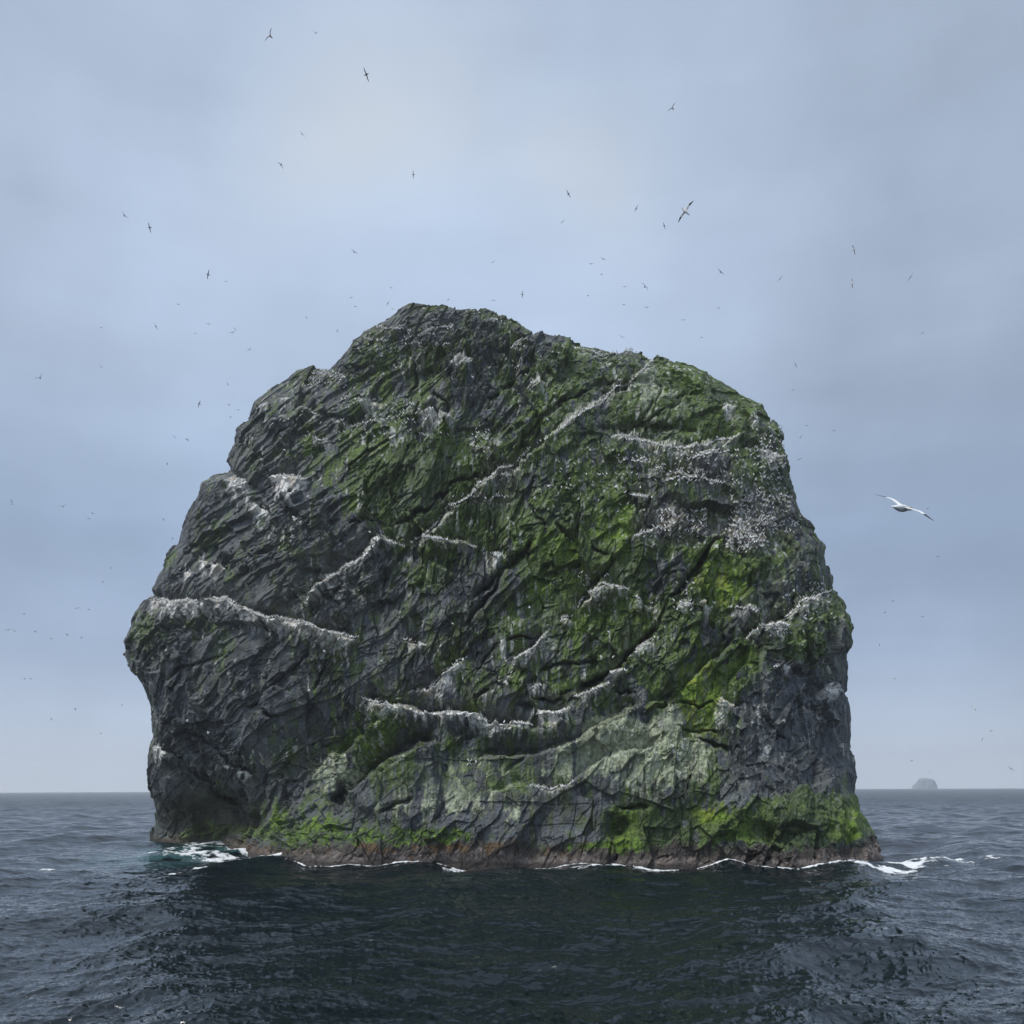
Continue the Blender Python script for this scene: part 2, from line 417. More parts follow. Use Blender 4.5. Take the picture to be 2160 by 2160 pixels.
# clean stone ledges and cracks: points, A, B
STEPS = [
 ('D 1290,1370 1330,1260 1400,1200 1500,1145 1600,1080 1700,1022 1770,1003 1860,994', 5.5, 10.0),
 ('E 540,1052 700,1054 870,1050 980,1030 1060,1000 1130,970 1200,920 1280,870 1330,840 1400,810 1500,780', 3.2, 5.5),
 ('E 1500,782 F 250,768 290,745 340,690 400,630 500,545 580,500 640,430 700,395', 2.5, 4.0),
 ('D 1080,1172 1180,1110 1300,1030 1400,960 1500,890 1560,850', 2.6, 2.4),
 ('E 600,1265 700,1260 760,1235 860,1235', 1.0, 1.4),
 ('E 1090,1212 1130,1180 1200,1120 1280,1070 1400,1040 1500,1020 1580,985', 1.5, 2.0),
 ('E 390,975 500,945 620,940 640,910 720,905 850,905 1000,890 1100,870', 1.2, 1.6),
 ('F 820,345 940,295 960,270', 2.0, 4.0),
 ('E 1060,840 1075,795 1095,735', 1.0, 1.0),
 ('B 0,1590 60,1592 140,1620 200,1660', 1.2, 1.8),
 ('B 1100,860 1240,850 1400,850 1560,860', 1.5, 2.6),
 ('D 1400,735 1520,745 1640,750 1720,700 1760,640', 1.0, 2.0),
]
CRACKS = [
 ('A 880,1010 960,900 1050,800 1180,700', .8, 4), ('A 1240,1180 1330,1050 1440,960 1600,860', .8, 4), ('B 560,1240 640,1340 700,1400', .8, 4), ('B 300,680 420,600 560,520 640,440', 1.2, 4),
 ('D 320,640 420,560 560,500 640,470', .8, 4), ('D 860,700 960,620 1060,520 1130,440', .8, 4), ('D 700,800 800,760 900,830 1000,820', 1.0, 4), ('E 540,640 600,560 640,480 700,420', 1.0, 4),
 ('E 900,600 1000,560 1130,560 1250,520', 1.0, 4), ('B 1260,1740 1340,1660 1440,1560', .6, 4), ('C 100,560 200,500 330,440 420,330', .8, 4), ('B 880,1180 860,1320 830,1440', .6, 4), ('F 800,800 900,900 1010,960', .6, 4),
 ('E 0,1400 100,1330 220,1300', .6, 4), ('E 700,1180 760,1100 860,1040', .5, 4),
 ('B 1625,1415 1600,1500 1500,1660 1420,1760 1380,1800 F 300,200 280,240 240,300 200,360 120,430 50,500 0,570 E 1310,575 1200,660 1120,700', 5.0, 5.5),
 ('E 1120,700 1000,760 880,770 750,770', 2.6, 5),
 ('D 225,785 330,870 420,920 560,1020 700,1090 830,1160', 3.2, 5),
 ('D 222,935 300,1020 380,1090 480,1170 560,1200 640,1285 780,1345', 4.0, 7),
 ('F 440,935 540,970 640,1010 720,1030', 2.2, 4),
 ('E 440,395 520,330 560,260 620,180 700,60 740,5', 2.6, 5),
 ('B 230,1830 330,1740 420,1650 500,1590 560,1530 620,1440', 4.0, 6),
 ('B 730,1360 780,1420 850,1450', 2.0, 4),
 ('B 0,1225 90,1190 150,1120 250,1080 350,1050', 2.6, 5),
 ('B 430,955 520,890 600,820 640,780 700,720 760,690 860,640 930,590 1000,540', 2.6, 5),
 ('B 1060,1540 1050,1600 1000,1680', 2.4, 4),
 ('E 700,420 800,400 900,400', 2.0, 4),
 ('F 640,310 720,370 800,440 860,470', 1.8, 4),
 ('F 1340,300 1240,290 1100,270', 1.8, 3),
 ('B 1140,840 1240,740 1300,680 1340,560', 1.5, 4),
 ('B 1110,570 1060,600 960,620', 2.0, 5),
 ('C 1000,1480 985,1560 940,1640', 2.2, 5),
 ('A 830,820 780,870 760,930 720,1000', 2.0, 5),
 ('A 1350,520 1340,480 1300,440', 1.4, 4),
 ('A 1560,1420 1640,1360 1740,1300 1860,1200 1932,1160', 2.6, 5),
 ('A 1330,1370 1440,1350 1580,1400', 1.8, 5),
 ('D 830,260 850,310 900,380', 1.5, 4),
 ('D 1140,700 1150,640 1200,560 1210,500', 1.2, 4),
 ('E 560,810 570,740 640,690', 1.6, 4),
 ('F 120,740 60,690 0,700', 1.4, 4),
 ('F 330,870 460,900 620,920', 1.2, 3),
 ('D 640,1590 D 700,1570', 0.1, 3),
 ('E 1330,1350 1470,1345 1560,1350', 1.4, 4),
 ('C 650,1170 720,1280 760,1400 790,1500', 1.2, 6),
 ('C 820,640 800,720 800,800 740,880', 1.2, 5),
 ('B 1190,1330 1180,1240 1200,1180', .8, 4),
 ('B 930,1490 1000,1560 1050,1570', 1.2, 3),
 ('A 1640,300 1700,420 1720,560 1640,640', .8, 5),
 ('A 1800,620 1900,720 B 120,760', 1.6, 5),
 ('F 330,730 460,770 600,720', .8, 3),
]
toward = np.zeros(len(FX))
guano = np.zeros(len(FX))
streak2 = fbm(np.c_[FX / 5.5, FY / 46, 0 * FX] + 5, 3)
streak3 = fbm(np.c_[FX / 2.6, FY / 20, 0 * FX] + 9, 2)
LED_PTS = {}
for nm, s, A, B, gs, gl, dens in LEDGES:
    P = pc(s); LED_PTS[nm] = (P, dens)
    idx, sd_, tp, al = seg_dist(P)
    tr = .5 + .5 * np.tanh(sd_ / 1.6)
    below = A * 1.25 * np.exp(-(np.maximum(sd_, 0) / 42) ** 1.3); above = -B * 1.5 * np.exp(-(np.maximum(-sd_, 0) / 18) ** 1.3)
    toward[idx] += tp * (tr * below + (1 - tr) * above)
    drop = np.clip(1 - sd_ / (1.35 * gl * (.35 + 1.5 * np.clip(streak2[idx] * 2 - .5, 0, 1))), 0, 1)
    g = gs * tp ** .5 * sstep(-3, 1, sd_) * drop ** .7
    guano[idx] = np.maximum(guano[idx], g)
for s, A, B in STEPS:
    P = pc(s)
    idx, sd_, tp, al = seg_dist(P, 100)
    tr = .5 + .5 * np.tanh(sd_ / 2.0)
    below = A * np.exp(-(np.maximum(sd_, 0) / 60) ** 1.3); above = -B * np.exp(-(np.maximum(-sd_, 0) / 24) ** 1.3)
    toward[idx] += tp * (tr * below + (1 - tr) * above)
for s, C_, w in CRACKS:
    P = pc(s)
    idx, sd_, tp, al = seg_dist(P, 30)
    tp = tp * sstep(0, 70, al) ** .7 if al.max() > 160 else tp
    toward[idx] -= tp * (1.3 + C_ * 1.25) * np.exp(-(np.abs(sd_) / (w * .8)) ** 1.5) * (.6 + .8 * vnoise(np.c_[FX[idx] / 30, FY[idx] / 30, 0 * idx]))
def blob(cx, cy, rx, ry, ang=0, pw=1.0, wx=1.0):
    x = FX + WX * 2 * wx - cx; y = FY + WY * 2 * wx - cy
    c, s = math.cos(math.radians(ang)), math.sin(math.radians(ang))
    u = (x * c + y * s) / rx; v = (-x * s + y * c) / ry
    return np.exp(-((u * u + v * v) ** pw))
def cb(c, u0, u1, v0, v1, ang=0, pw=2.0):
    o = OR[c]; k = .37267
    return blob(o[0] + (u0 + u1) / 2 * k, o[1] + (v0 + v1) / 2 * k, (u1 - u0) / 2 * k * 1.1, (v1 - v0) / 2 * k * 1.1, ang, pw)
# sea cave under the left block, overhangs
toward -= 17 * cb('D', 480, 800, 1240, 1560, 20, 1.6) + 9 * cb('D', 220, 420, 1310, 1520, 0, 1.6)
toward -= 5 * cb('E', 1280, 1420, 1400, 1500, 0, 1.4)
toward -= 6 * cb('D', 1230, 1340, 1250, 1400, 0, 1.4)
toward -= 4 * cb('B', 1060, 1500, 810, 900, 0, 1.4)
toward -= 3 * cb('B', 400, 800, 560, 830, 0, 1.2)
toward += 3.0 * cb('E', 1000, 1500, 830, 1020, -10, 1.2) + 3.0 * cb('E', 1250, 1850, 960, 1300, 0, 1.2)
toward -= 3.5 * cb('F', 730, 950, 1450, 1560, 0, 1.2)
toward -= 3.0 * cb('C', 740, 960, 1380, 1640, 10, 1.4)
toward -= 5 * cb('A', 1130, 1500, 1300, 1800, 0, 1.0)
toward += 3 * cb('D', 1130, 1480, 100, 330, 0, 1.0)

Db = D.ravel() - toward * edge
base = unproj(px.ravel(), py.ravel(), D.ravel())
pos = unproj(px.ravel(), py.ravel(), Db)
# smooth base normals
B3 = base.reshape(KF, M_, 3)
du = np.gradient(B3, axis=0); dv = np.roll(B3, -6, 1) - np.roll(B3, 6, 1)
nr = np.cross(dv, du); nr /= np.linalg.norm(nr, axis=2, keepdims=True) + 1e-9
nr[nr[:, :, 1].mean(1) > 0] *= 1
if nr[KF // 2, :, 1].mean() > 0: nr = -nr
cw = np.clip(1 - ringr / .04, 0, 1)[:, None, None]
nr = nr * (1 - cw) + np.array([0, -1., 0.1]) * cw
nr /= np.linalg.norm(nr, axis=2, keepdims=True)
nr = nr.reshape(-1, 3)

# broken rock: bedding dips, so cells are turned and stretched
wp = np.stack([fbm(pos / 16 + 11, 2), fbm(pos / 16 + 41, 2), fbm(pos / 16 + 71, 2)], 1) - .5
q = pos + wp * 3.5
leftness = 1 - sstep(620, 1050, FX + (FY - 1300) * .35)
def aniso(q, ang, sx, sz):
    a = np.radians(ang + (66 - ang) * (1 - leftness) * .75); c, s = np.cos(a), np.sin(a)
    u = (q[:, 0] * c + q[:, 2] * s) / sx; w = (-q[:, 0] * s + q[:, 2] * c) / sz
    return np.c_[u, q[:, 1] / sx, w]
d1, e1 = facets(aniso(q, 38, 26, 15) + 3, .9)
d2, e2 = facets(aniso(q, 42, 9.5, 5.2) + 19, 1.0)
d3, e3 = facets(aniso(q, 30, 3.8, 2.2) + 37, 1.1)
d4, e4 = facets(aniso(q + wp * 2, 34, 1.7, .95) + 5, 1.2)
ridge = np.abs(fbm(aniso(q, 35, 5, 2.2) + 8, 4) - .5) * 2
slab = sstep(.42, .60, fbm(pos / 12 + 55, 3))
disp = d1 * 1.7 + d2 * (.7 + .4 * slab) + d3 * (.14 + .42 * slab) + d4 * (.05 + .2 * slab) + (fbm(pos / 6 + 2, 5, .6) - .5) * 1.0
# bedding: shingled sheets whose lower edges stand proud
def beds(ang_, per, sharp):
    a = math.radians(ang_); w = (-q[:, 0] * math.sin(a) + q[:, 2] * math.cos(a)) / per
    w = w + (vnoise(q / (per * 4) + 5) - .5) * 1.6 + (vnoise(q / (per * 1.3) + 15) - .5) * .25
    f = w - np.floor(w)
    return np.maximum(1 - f * sharp, 0)
bm = sstep(.42, .6, fbm(pos / 8 + 65, 3))
lw = .16 + .50 * leftness
disp += lw * (beds(36, 3.4, 1.15) * .75 * bm + beds(44, 1.3, 1.1) * .28 * (.1 + .9 * slab) + beds(32, 9.0, 1.4) * 1.1)
disp += (1 - leftness) * (d3 * .25 + d2 * .35)
disp += np.abs(fbm(np.c_[q[:, 0] / 1.1, q[:, 1] / 1.1, q[:, 2] / 6] + 13, 3) - .5) * 1.6 * (1 - leftness)
# calmer on the smooth mound, rougher elsewhere
calm = np.clip(cb('E', 100, 1500, 900, 1450, -6, 1.2), 0, 1) * .78
# vertical flutes low on the right and on the mound skirt
fl_ = fbm(np.c_[q[:, 0] / 1.4, q[:, 1] / 1.4, q[:, 2] / 11] + 50, 3) - .5
disp = disp * (1 - calm) + fl_ * .6
disp = np.clip(disp, -4.5, 4.5) * (1 - .65 * np.repeat(sstep(.93, .99, ringr), M_))
bot = 1 - sstep(3, 0, pos[:, 2]) * .7
zv = pos[:, 2]
disp *= bot
pos = pos + nr * disp[:, None]

# ---- colour of the rock (real surface colour, no shade)
n_big = fbm(pos / 9 + 7, 4)
n_mid = fbm(pos / 2.6 + 77, 4)
n_fine = fbm(pos / .8 + 33, 3)
st = fbm(np.c_[pos[:, 0] / 1.5, pos[:, 1] / 1.5, pos[:, 2] / 12] + 21, 4)
st_f = fbm(np.c_[pos[:, 0] / .55, pos[:, 1] / .55, pos[:, 2] / 4.5] + 61, 3)
def L3(c): return np.array(c, float)[None]
def mixc(a, b, t): return a * (1 - t[:, None]) + b * t[:, None]
col = L3((.100, .110, .118)) * (.15 + 1.7 * n_mid)[:, None]
col = mixc(col, L3((.085, .097, .096)) * np.ones((len(FX), 1)), sstep(.45, .7, n_big))
col = mixc(col, L3((.25, .26, .255)), .6 * sstep(.5, .72, st) * sstep(.4, .7, n_big))
col = mixc(col, L3((.085, .105, .05)) * (.4 + 1.2 * n_mid)[:, None], .75 * sstep(.40, .58, st * .6 + n_big * .4) * sstep(300, 900, FX + (fbm(pos / 12 + 90, 2) - .5) * 700) * (1 - sstep(1500, 1600, FX) * sstep(1380, 1460, FY)))
# moss cover
moss = np.zeros(len(FX))
moss += .50 * sstep(540, 820, FX) * sstep(700, 760, FY) * (1 - sstep(1640, 1720, FY))
for a in (('B', -100, 1900, 360, 1900), ('E', 700, 1900, -200, 800), ('A', 1250, 1932, 900, 1500)):
    moss += .36 * cb(*a)
for c, u0, u1, v0, v1, w in (
 ('A', 1380, 1932, 1000, 1420, .5), ('A', 880, 960, 680, 780, .5), ('A', 1080, 1180, 800, 1000, .55), ('A', 440, 600, 1280, 1540, .55),
 ('A', 470, 560, 1100, 1200, .4), ('A', 270, 340, 1480, 1640, .6), ('A', 1740, 1880, 520, 580, .5), ('A', 1780, 1932, 700, 740, .6), ('A', 1640, 1932, 1200, 1450, .5),
 ('D', 90, 280, 220, 460, .6), ('D', 380, 540, 250, 360, .6), ('D', 200, 290, 500, 560, .45), ('D', 960, 1020, 970, 1000, .5), ('D', 1700, 1932, 40, 140, .5),
 ('D', 1390, 1600, 860, 1100, .55), ('D', 790, 1300, 1250, 1480, .55),
 ('B', 620, 950, 300, 640, .5), ('B', 1120, 1900, 440, 880, .55), ('B', 0, 400, 1000, 1400, .5), ('B', 100, 500, 1200, 1400, .2), ('B', 570, 860, 1370, 1620, .9),
 ('B', 930, 1190, 1180, 1620, .75), ('B', 580, 830, 1600, 1900, .8), ('B', 1070, 1240, 1480, 1780, .7), ('B', 1780, 1900, 780, 880, .7),
 ('C', 440, 750, 1180, 1540, 1.1), ('C', 30, 120, 960, 1180, .9), ('C', 0, 150, 1100, 1500, .6), ('C', 740, 900, 1140, 1400, .5), ('C', 1100, 1200, 1150, 1400, .6), ('C', 820, 980, 700, 1000, .5),
 ('F', 350, 640, 510, 920, 1.0), ('F', 610, 820, 400, 700, .8), ('F', 780, 1200, 330, 560, .7), ('F', 100, 330, 400, 800, .8), ('F', 300, 640, 150, 400, .6), ('F', 1050, 1320, 130, 330, .5),
 ('F', 350, 620, 950, 1330, .6), ('F', 450, 900, 1330, 1560, .75), ('F', 700, 1420, 1290, 1560, 2.2), ('F', 1300, 1400, 1270, 1500, .6), ('F', 0, 450, 1350, 1640, .8), ('E', 1250, 1932, 1300, 1620, .6),
 ('E', 350, 450, 960, 1080, .5), ('E', 850, 1100, 0, 380, .7), ('E', 1230, 1520, 50, 480, .55), ('E', 700, 780, 220, 340, .5), ('E', 330, 500, 500, 620, .5)):
    moss += w * cb(c, u0, u1, v0, v1)
for c, u0, u1, v0, v1, w in (
 ('F', 760, 1400, 660, 1180, 1.6), ('B', 0, 600, 560, 820, .45), ('B', 0, 560, 1640, 1932, .5), ('B', 1200, 1700, 1180, 1480, .4), ('B', 1230, 1520, 1480, 1820, .45),
 ('C', 1010, 1180, 1180, 1480, .9), ('C', 720, 1000, 1380, 1640, .6), ('B', 860, 920, 1200, 1520, .6), ('B', 90, 260, 1240, 1400, .5), ('F', 1180, 1340, 330, 660, 1.0),
 ('F', 400, 620, 300, 400, .5), ('F', 600, 800, 1020, 1400, .7), ('E', 0, 700, 100, 800, .28), ('A', 1100, 1600, 1300, 1932, .6), ('B', 1200, 1680, 1000, 1180, .3),
 ('E', 1430, 1520, 600, 800, .5), ('B', 1290, 1500, 720, 850, .4), ('E', 940, 1240, 420, 620, .35), ('E', 500, 1100, 640, 860, .35), ('F', 210, 300, 1150, 1400, .5)):
    moss -= w * cb(c, u0, u1, v0, v1)
moss = np.clip(moss, -.6, 1.5)
mm = sstep(.40, .58, moss * .60 + (st - .5) * 1.7 + (st_f - .5) * .6 + (n_mid - .5) * .6 + (n_big - .5) * .5 + .15)
bright = np.zeros(len(FX))
for c, u0, u1, v0, v1, w in (('C', 450, 740, 1250, 1540, 1.0), ('C', 40, 110, 1000, 1180, 1), ('B', 580, 850, 1400, 1600, .75), ('B', 940, 1180, 1250, 1600, .6), ('B', 590, 700, 1640, 1800, .8),
 ('F', 350, 600, 510, 900, .9), ('F', 620, 800, 420, 640, .7), ('F', 940, 1010, 400, 490, .8), ('F', 130, 290, 590, 780, .6), ('F', 1200, 1390, 1380, 1540, .5), ('F', 450, 620, 1340, 1430, .9),
 ('D', 850, 1300, 1360, 1520, .7), ('E', 1040, 1220, 1545, 1590, 1), ('E', 1280, 1450, 1520, 1620, .7), ('B', 800, 900, 450, 620, .4), ('B', 1450, 1560, 500, 780, .4), ('E', 380, 430, 980, 1050, .5)):
    bright += w * cb(c, u0, u1, v0, v1)
bright = np.clip(bright * .75 + .14 + (n_big - .45) * 1.0 + (st_f - .5) * 1.2, 0, 1)
green = mixc(L3((.062, .095, .030)) * np.ones((len(FX), 1)), L3((.180, .295, .018)), bright)
yel = cb('C', 450, 740, 1300, 1540) + cb('F', 350, 620, 510, 1000) + .7 * cb('F', 450, 640, 1330, 1430)
green = mixc(green, L3((.34, .37, .04)), np.clip(yel, 0, 1) * sstep(.48, .7, n_mid) * .75)
green = green * (.55 + .9 * n_fine)[:, None]
col = mixc(col, green, mm * (.93 - .55 * sstep(.52, .66, st_f * .6 + st * .4)))
# pale lichen and weathered stone
lich = np.zeros(len(FX))
for c, u0, u1, v0, v1, w in (('E', 1130, 1520, 820, 1040, .9), ('E', 1200, 1900, 960, 1230, .9), ('F', 250, 420, 730, 900, .8), ('F', 0, 430, 830, 1230, .8), ('B', 1180, 1340, 450, 720, .9),
 ('D', 1090, 1400, 1070, 1250, .7), ('E', 100, 1000, 1060, 1350, .36), ('E', 900, 1250, 960, 1200, .5), ('B', 1130, 1180, 600, 760, .5), ('B', 1370, 1420, 600, 750, .5),
 ('E', 700, 800, 1350, 1450, .6), ('E', 0, 700, 1250, 1420, .45), ('F', 460, 520, 950, 1200, .5), ('C', 880, 1020, 1250, 1480, .35), ('B', 620, 700, 1060, 1200, .4), ('D', 1000, 1400, 300, 520, .25),
 ('B', 1100, 1400, 700, 900, .2), ('F', 1060, 1280, 150, 420, .3)):
    lich += w * cb(c, u0, u1, v0, v1)
lm = sstep(.30, .54, np.clip(lich, 0, 1.1) * .62 + (st - .5) * 1.1 + (st_f - .5) * .5 + .06)
lcol = mixc(L3((.32, .36, .23)) * np.ones((len(FX), 1)), L3((.44, .47, .35)), sstep(.4, .7, n_fine))
col = mixc(col, lcol * (.65 + .7 * n_fine)[:, None], np.clip(lm * 1.0, 0, .92) * (lich > .03))
dk = sstep(.54, .62, fbm(np.c_[pos[:, 0] / .9, pos[:, 1] / .9, pos[:, 2] / 8] + 27, 3))
col = mixc(col, L3((.05, .055, .04)) * np.ones((len(FX), 1)), dk * np.clip(cb('E', 1250, 1932, 1080, 1330) + .6 * cb('E', 0, 1100, 1280, 1440) + .6 * cb('D', 1090, 1400, 1070, 1250) + .35 * (moss > .2), 0, 1) * .8)
turf = np.clip(cb('E', 150, 900, 1060, 1260, 0) * 1.0, 0, 1)
col = mixc(col, L3((.12, .165, .06)) * (.5 + n_fine)[:, None], turf * sstep(.4, .62, n_mid * .6 + n_fine * .4) * .8)
# trodden nesting slopes: pinkish brown mud with droppings
nest = np.zeros(len(FX))
for c, u0, u1, v0, v1, w in (('B', 1180, 1600, 1260, 1460, 1), ('B', 1680, 1932, 1330, 1520, 1), ('B', 1280, 1700, 1020, 1160, .7), ('C', 640, 1020, 890, 1160, .8), ('B', 330, 520, 1000, 1130, .7),
 ('B', 1340, 1760, 940, 1010, .5), ('B', 100, 490, 1200, 1260, .5), ('E', 1150, 1290, 110, 200, .6), ('B', 260, 380, 900, 950, .7)):
    nest += w * cb(c, u0, u1, v0, v1, 0, 1.4)
nest = np.clip(nest, 0, 1)
col = mixc(col, L3((.17, .145, .135)) * (.6 + .8 * n_fine)[:, None], nest * .7)
drip = sstep(.60, .72, st_f * .65 + n_fine * .45) * nest * .8
# droppings
sk = fbm(np.c_[pos[:, 0] / .8, pos[:, 1] / .8, pos[:, 2] / 9] + 91, 3)
lightstreak = sstep(.62, .78, sk) * sstep(.45, .6, n_big) * .6
col = mixc(col, L3((.24, .26, .22)) * np.ones((len(FX), 1)), .5 * sstep(.56, .7, sk) * sstep(560, 800, FX) * (zv > 14))
fleck = vnoise(pos / .42 + 3) * .6 + vnoise(pos / .8 + 9) * .4
gm = np.clip(1.35 * guano * (.35 + .65 * sstep(.38, .58, fleck)) * sstep(.25, .45, streak3 * .55 + n_fine * .45 + guano * .25 - .1), 0, 1)
gm = np.maximum(np.maximum(gm, drip), lightstreak * (zv > 25))
wht = mixc(L3((.92, .91, .86)) * np.ones((len(FX), 1)), L3((.60, .54, .45)), sstep(.5, .7, n_mid))
col = mixc(col, wht, gm * .92)
# warm bare rim along the big left ledge
Pl = pc('D 200,160 340,188 540,185 650,168 740,222 900,275 1090,310 1390,395')
idx, sd_, tp, al = seg_dist(Pl)
t_ = np.zeros(len(FX)); t_[idx] = tp * np.exp(-(np.maximum(sd_, 0) / 30)) * (sd_ > 0) * .6
col = mixc(col, L3((.30, .285, .24)), t_ * sstep(.35, .6, st_f))
# tide zones by height above the sea
zj = zv + (n_big - .5) * 4 + (st - .5) * 5
xw = pos[:, 0]
h = np.interp(FX, [320, 520, 700, 1100, 1500, 1800, 1850], [1.5, 2.0, 3.4, 3.4, 4.0, 3.2, 5.0])
brown = L3((.062, .055, .047)) * (.6 + .8 * n_fine)[:, None]
pinkc = mixc(L3((.180, .155, .138)) * np.ones((len(FX), 1)), L3((.10, .08, .07)), sstep(.4, .65, n_fine))
oran = L3((.13, .078, .035)) * (.6 + .8 * n_fine)[:, None]
tz = zj / (h * .76)
hb = (h > 5)
bandg = np.exp(-((tz - 2.05) / .42) ** 2)
gx1 = np.clip(cb('D', 750, 1400, 1380, 1600) + cb('D', 1300, 1932, 1470, 1570) + cb('E', 0, 620, 1480, 1570) + cb('D', 400, 760, 1420, 1540) + cb('E', 1030, 1240, 1540, 1600) + cb('E', 1240, 1500, 1500, 1640), 0, 1)
bg_ = sstep(.42, .6, gx1 * .6 + (st_f - .5) * .7 + (n_mid - .5) * .4)
col = mixc(col, brown, sstep(1.9, 1.5, tz))
col = mixc(col, oran, sstep(2.0, 1.4, tz) * sstep(.45, .6, n_mid) * (1 - sstep(1000, 1400, FX)) * .8)
col = mixc(col, pinkc, sstep(1.05, .8, tz) * (.35 + .65 * sstep(330, 620, FX)))
col = mixc(col, mixc(L3((.055, .095, .02)) * np.ones((len(FX), 1)), L3((.125, .215, .02)), sstep(.46, .66, st_f * .6 + n_fine * .4)) * (.5 + n_fine)[:, None], bg_ * sstep(1.1, 1.5, tz + (st_f - .5) * 1.2) * .88)
col = mixc(col, L3((.05, .042, .036)), sstep(1.4, .2, zv))
# cave floor and walls: wet brown green
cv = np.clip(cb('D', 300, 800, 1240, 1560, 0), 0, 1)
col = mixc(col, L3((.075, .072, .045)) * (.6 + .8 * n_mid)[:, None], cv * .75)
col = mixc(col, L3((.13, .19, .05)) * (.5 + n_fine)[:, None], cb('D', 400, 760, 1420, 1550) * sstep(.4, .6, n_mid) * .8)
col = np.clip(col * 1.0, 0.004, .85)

# back of the stack
kb = np.linspace(1, 0.02, KB + 1)[1:]
bx = CEN[0] + kb[:, None] * (O[None, :, 0] - CEN[0]); by = CEN[1] + kb[:, None] * (O[None, :, 1] - CEN[1])
bD = Dc[None] + 62 * (1 - kb[:, None] ** 2.2) ** .6 * np.ones((1, M_)) + np.interp(by, [600, 1000, 1700], [-20, 0, 10]) * (1 - kb[:, None])
last = pos.reshape(KF, M_, 3)[-1]
off = last - unproj(O[:, 0], O[:, 1], Dc)
back = unproj(bx, by, bD) + off[None] * np.exp(-(1 - kb) / .08)[:, None, None]
bk = back.reshape(-1, 3)
bn, _ = facets(bk / 9 + 3, 1.0); bn2, _ = facets(bk / 3.5 + 8, 1.0)
dirn = np.zeros_like(bk); dirn[:, 1] = 1
bk = bk + dirn * ((bn * 1.6 + bn2 * .7) * np.repeat(sstep(1, .9, kb), M_))[:, None]
bcol = np.tile(np.array([.09, .11, .09]), (len(bk), 1)) * (.6 + .8 * fbm(bk / 5, 3))[:, None]
# closing centre vertices
V = np.vstack([pos, bk, pos[:M_].mean(0)[None], bk[-M_:].mean(0)[None]])
CC = np.vstack([col, bcol, col[:1], bcol[:1]])
K_ = KF + KB
ii = np.arange(K_ - 1)[:, None] * M_; jj = np.arange(M_)[None]; j2 = (jj + 1) % M_
Q = np.stack([ii + jj, ii + j2, ii + M_ + j2, ii + M_ + jj], -1).reshape(-1, 4)
c0 = len(V) - 2; c1 = len(V) - 1
j = np.arange(0, M_, 2); jn = (j + 1) % M_; jn2 = (j + 2) % M_
capf = np.stack([np.full(len(j), c0), jn2, jn, j], -1)
o2 = (K_ - 1) * M_
capb = np.stack([np.full(len(j), c1), o2 + j, o2 + jn, o2 + jn2], -1)
Q = np.vstack([Q, capf, capb])
# make the winding point outward
v0, v1, v2 = V[Q[M_ * 300, 0]], V[Q[M_ * 300, 1]], V[Q[M_ * 300, 2]]
if np.cross(v1 - v0, v2 - v0)[1] > 0: Q = Q[:, ::-1]
me = mesh_np('sea_stack', V, Q, False)
ca = me.color_attributes.new('rock_color', 'FLOAT_COLOR', 'POINT')
ca.data.foreach_set('color', np.c_[CC, np.ones(len(CC))].astype(np.float32).ravel())
stack = link('sea_stack', me)
tag(stack, 'huge dark rock stack with green moss and white bird ledges rising from the sea', 'rock island', kind='structure')

m, nd, lk, b, o = mat('stack_rock')
at = N(nd, 'ShaderNodeAttribute', attribute_name='rock_color')
tc = N(nd, 'ShaderNodeTexCoord')
n1 = N(nd, 'ShaderNodeTexNoise'); n1.inputs['Scale'].default_value = 2.4; n1.inputs['Detail'].default_value = 6; n1.inputs['Roughness'].default_value = .62
lk.new(tc.outputs['Object'], n1.inputs['Vector'])
mr = N(nd, 'ShaderNodeMapRange'); mr.inputs['From Min'].default_value = .3; mr.inputs['From Max'].default_value = .7; mr.inputs['To Min'].default_value = .72; mr.inputs['To Max'].default_value = 1.3
lk.new(n1.outputs['Fac'], mr.inputs['Value'])
vs = N(nd, 'ShaderNodeVectorMath', operation='SCALE'); lk.new(at.outputs['Color'], vs.inputs[0]); lk.new(mr.outputs[0], vs.inputs['Scale'])
lk.new(vs.outputs[0], b.inputs['Base Color'])
b.inputs['Roughness'].default_value = .78
b.inputs['Specular IOR Level'].default_value = .35
bp = N(nd, 'ShaderNodeBump'); bp.inputs['Strength'].default_value = .9; bp.inputs['Distance'].default_value = .35
n2 = N(nd, 'ShaderNodeTexNoise'); n2.inputs['Scale'].default_value = 1.1; n2.inputs['Detail'].default_value = 8; n2.inputs['Roughness'].default_value = .65
lk.new(tc.outputs['Object'], n2.inputs['Vector'])
vo = N(nd, 'ShaderNodeTexVoronoi'); vo.feature = 'F1'; vo.inputs['Scale'].default_value = 1.3
lk.new(tc.outputs['Object'], vo.inputs['Vector'])
ad = N(nd, 'ShaderNodeMath', operation='ADD'); lk.new(n2.outputs['Fac'], ad.inputs[0])
mu = N(nd, 'ShaderNodeMath', operation='MULTIPLY'); lk.new(vo.outputs['Distance'], mu.inputs[0]); mu.inputs[1].default_value = .5
lk.new(mu.outputs[0], ad.inputs[1]); lk.new(ad.outputs[0], bp.inputs['Height']); lk.new(bp.outputs[0], b.inputs['Normal'])
me.materials.append(m)

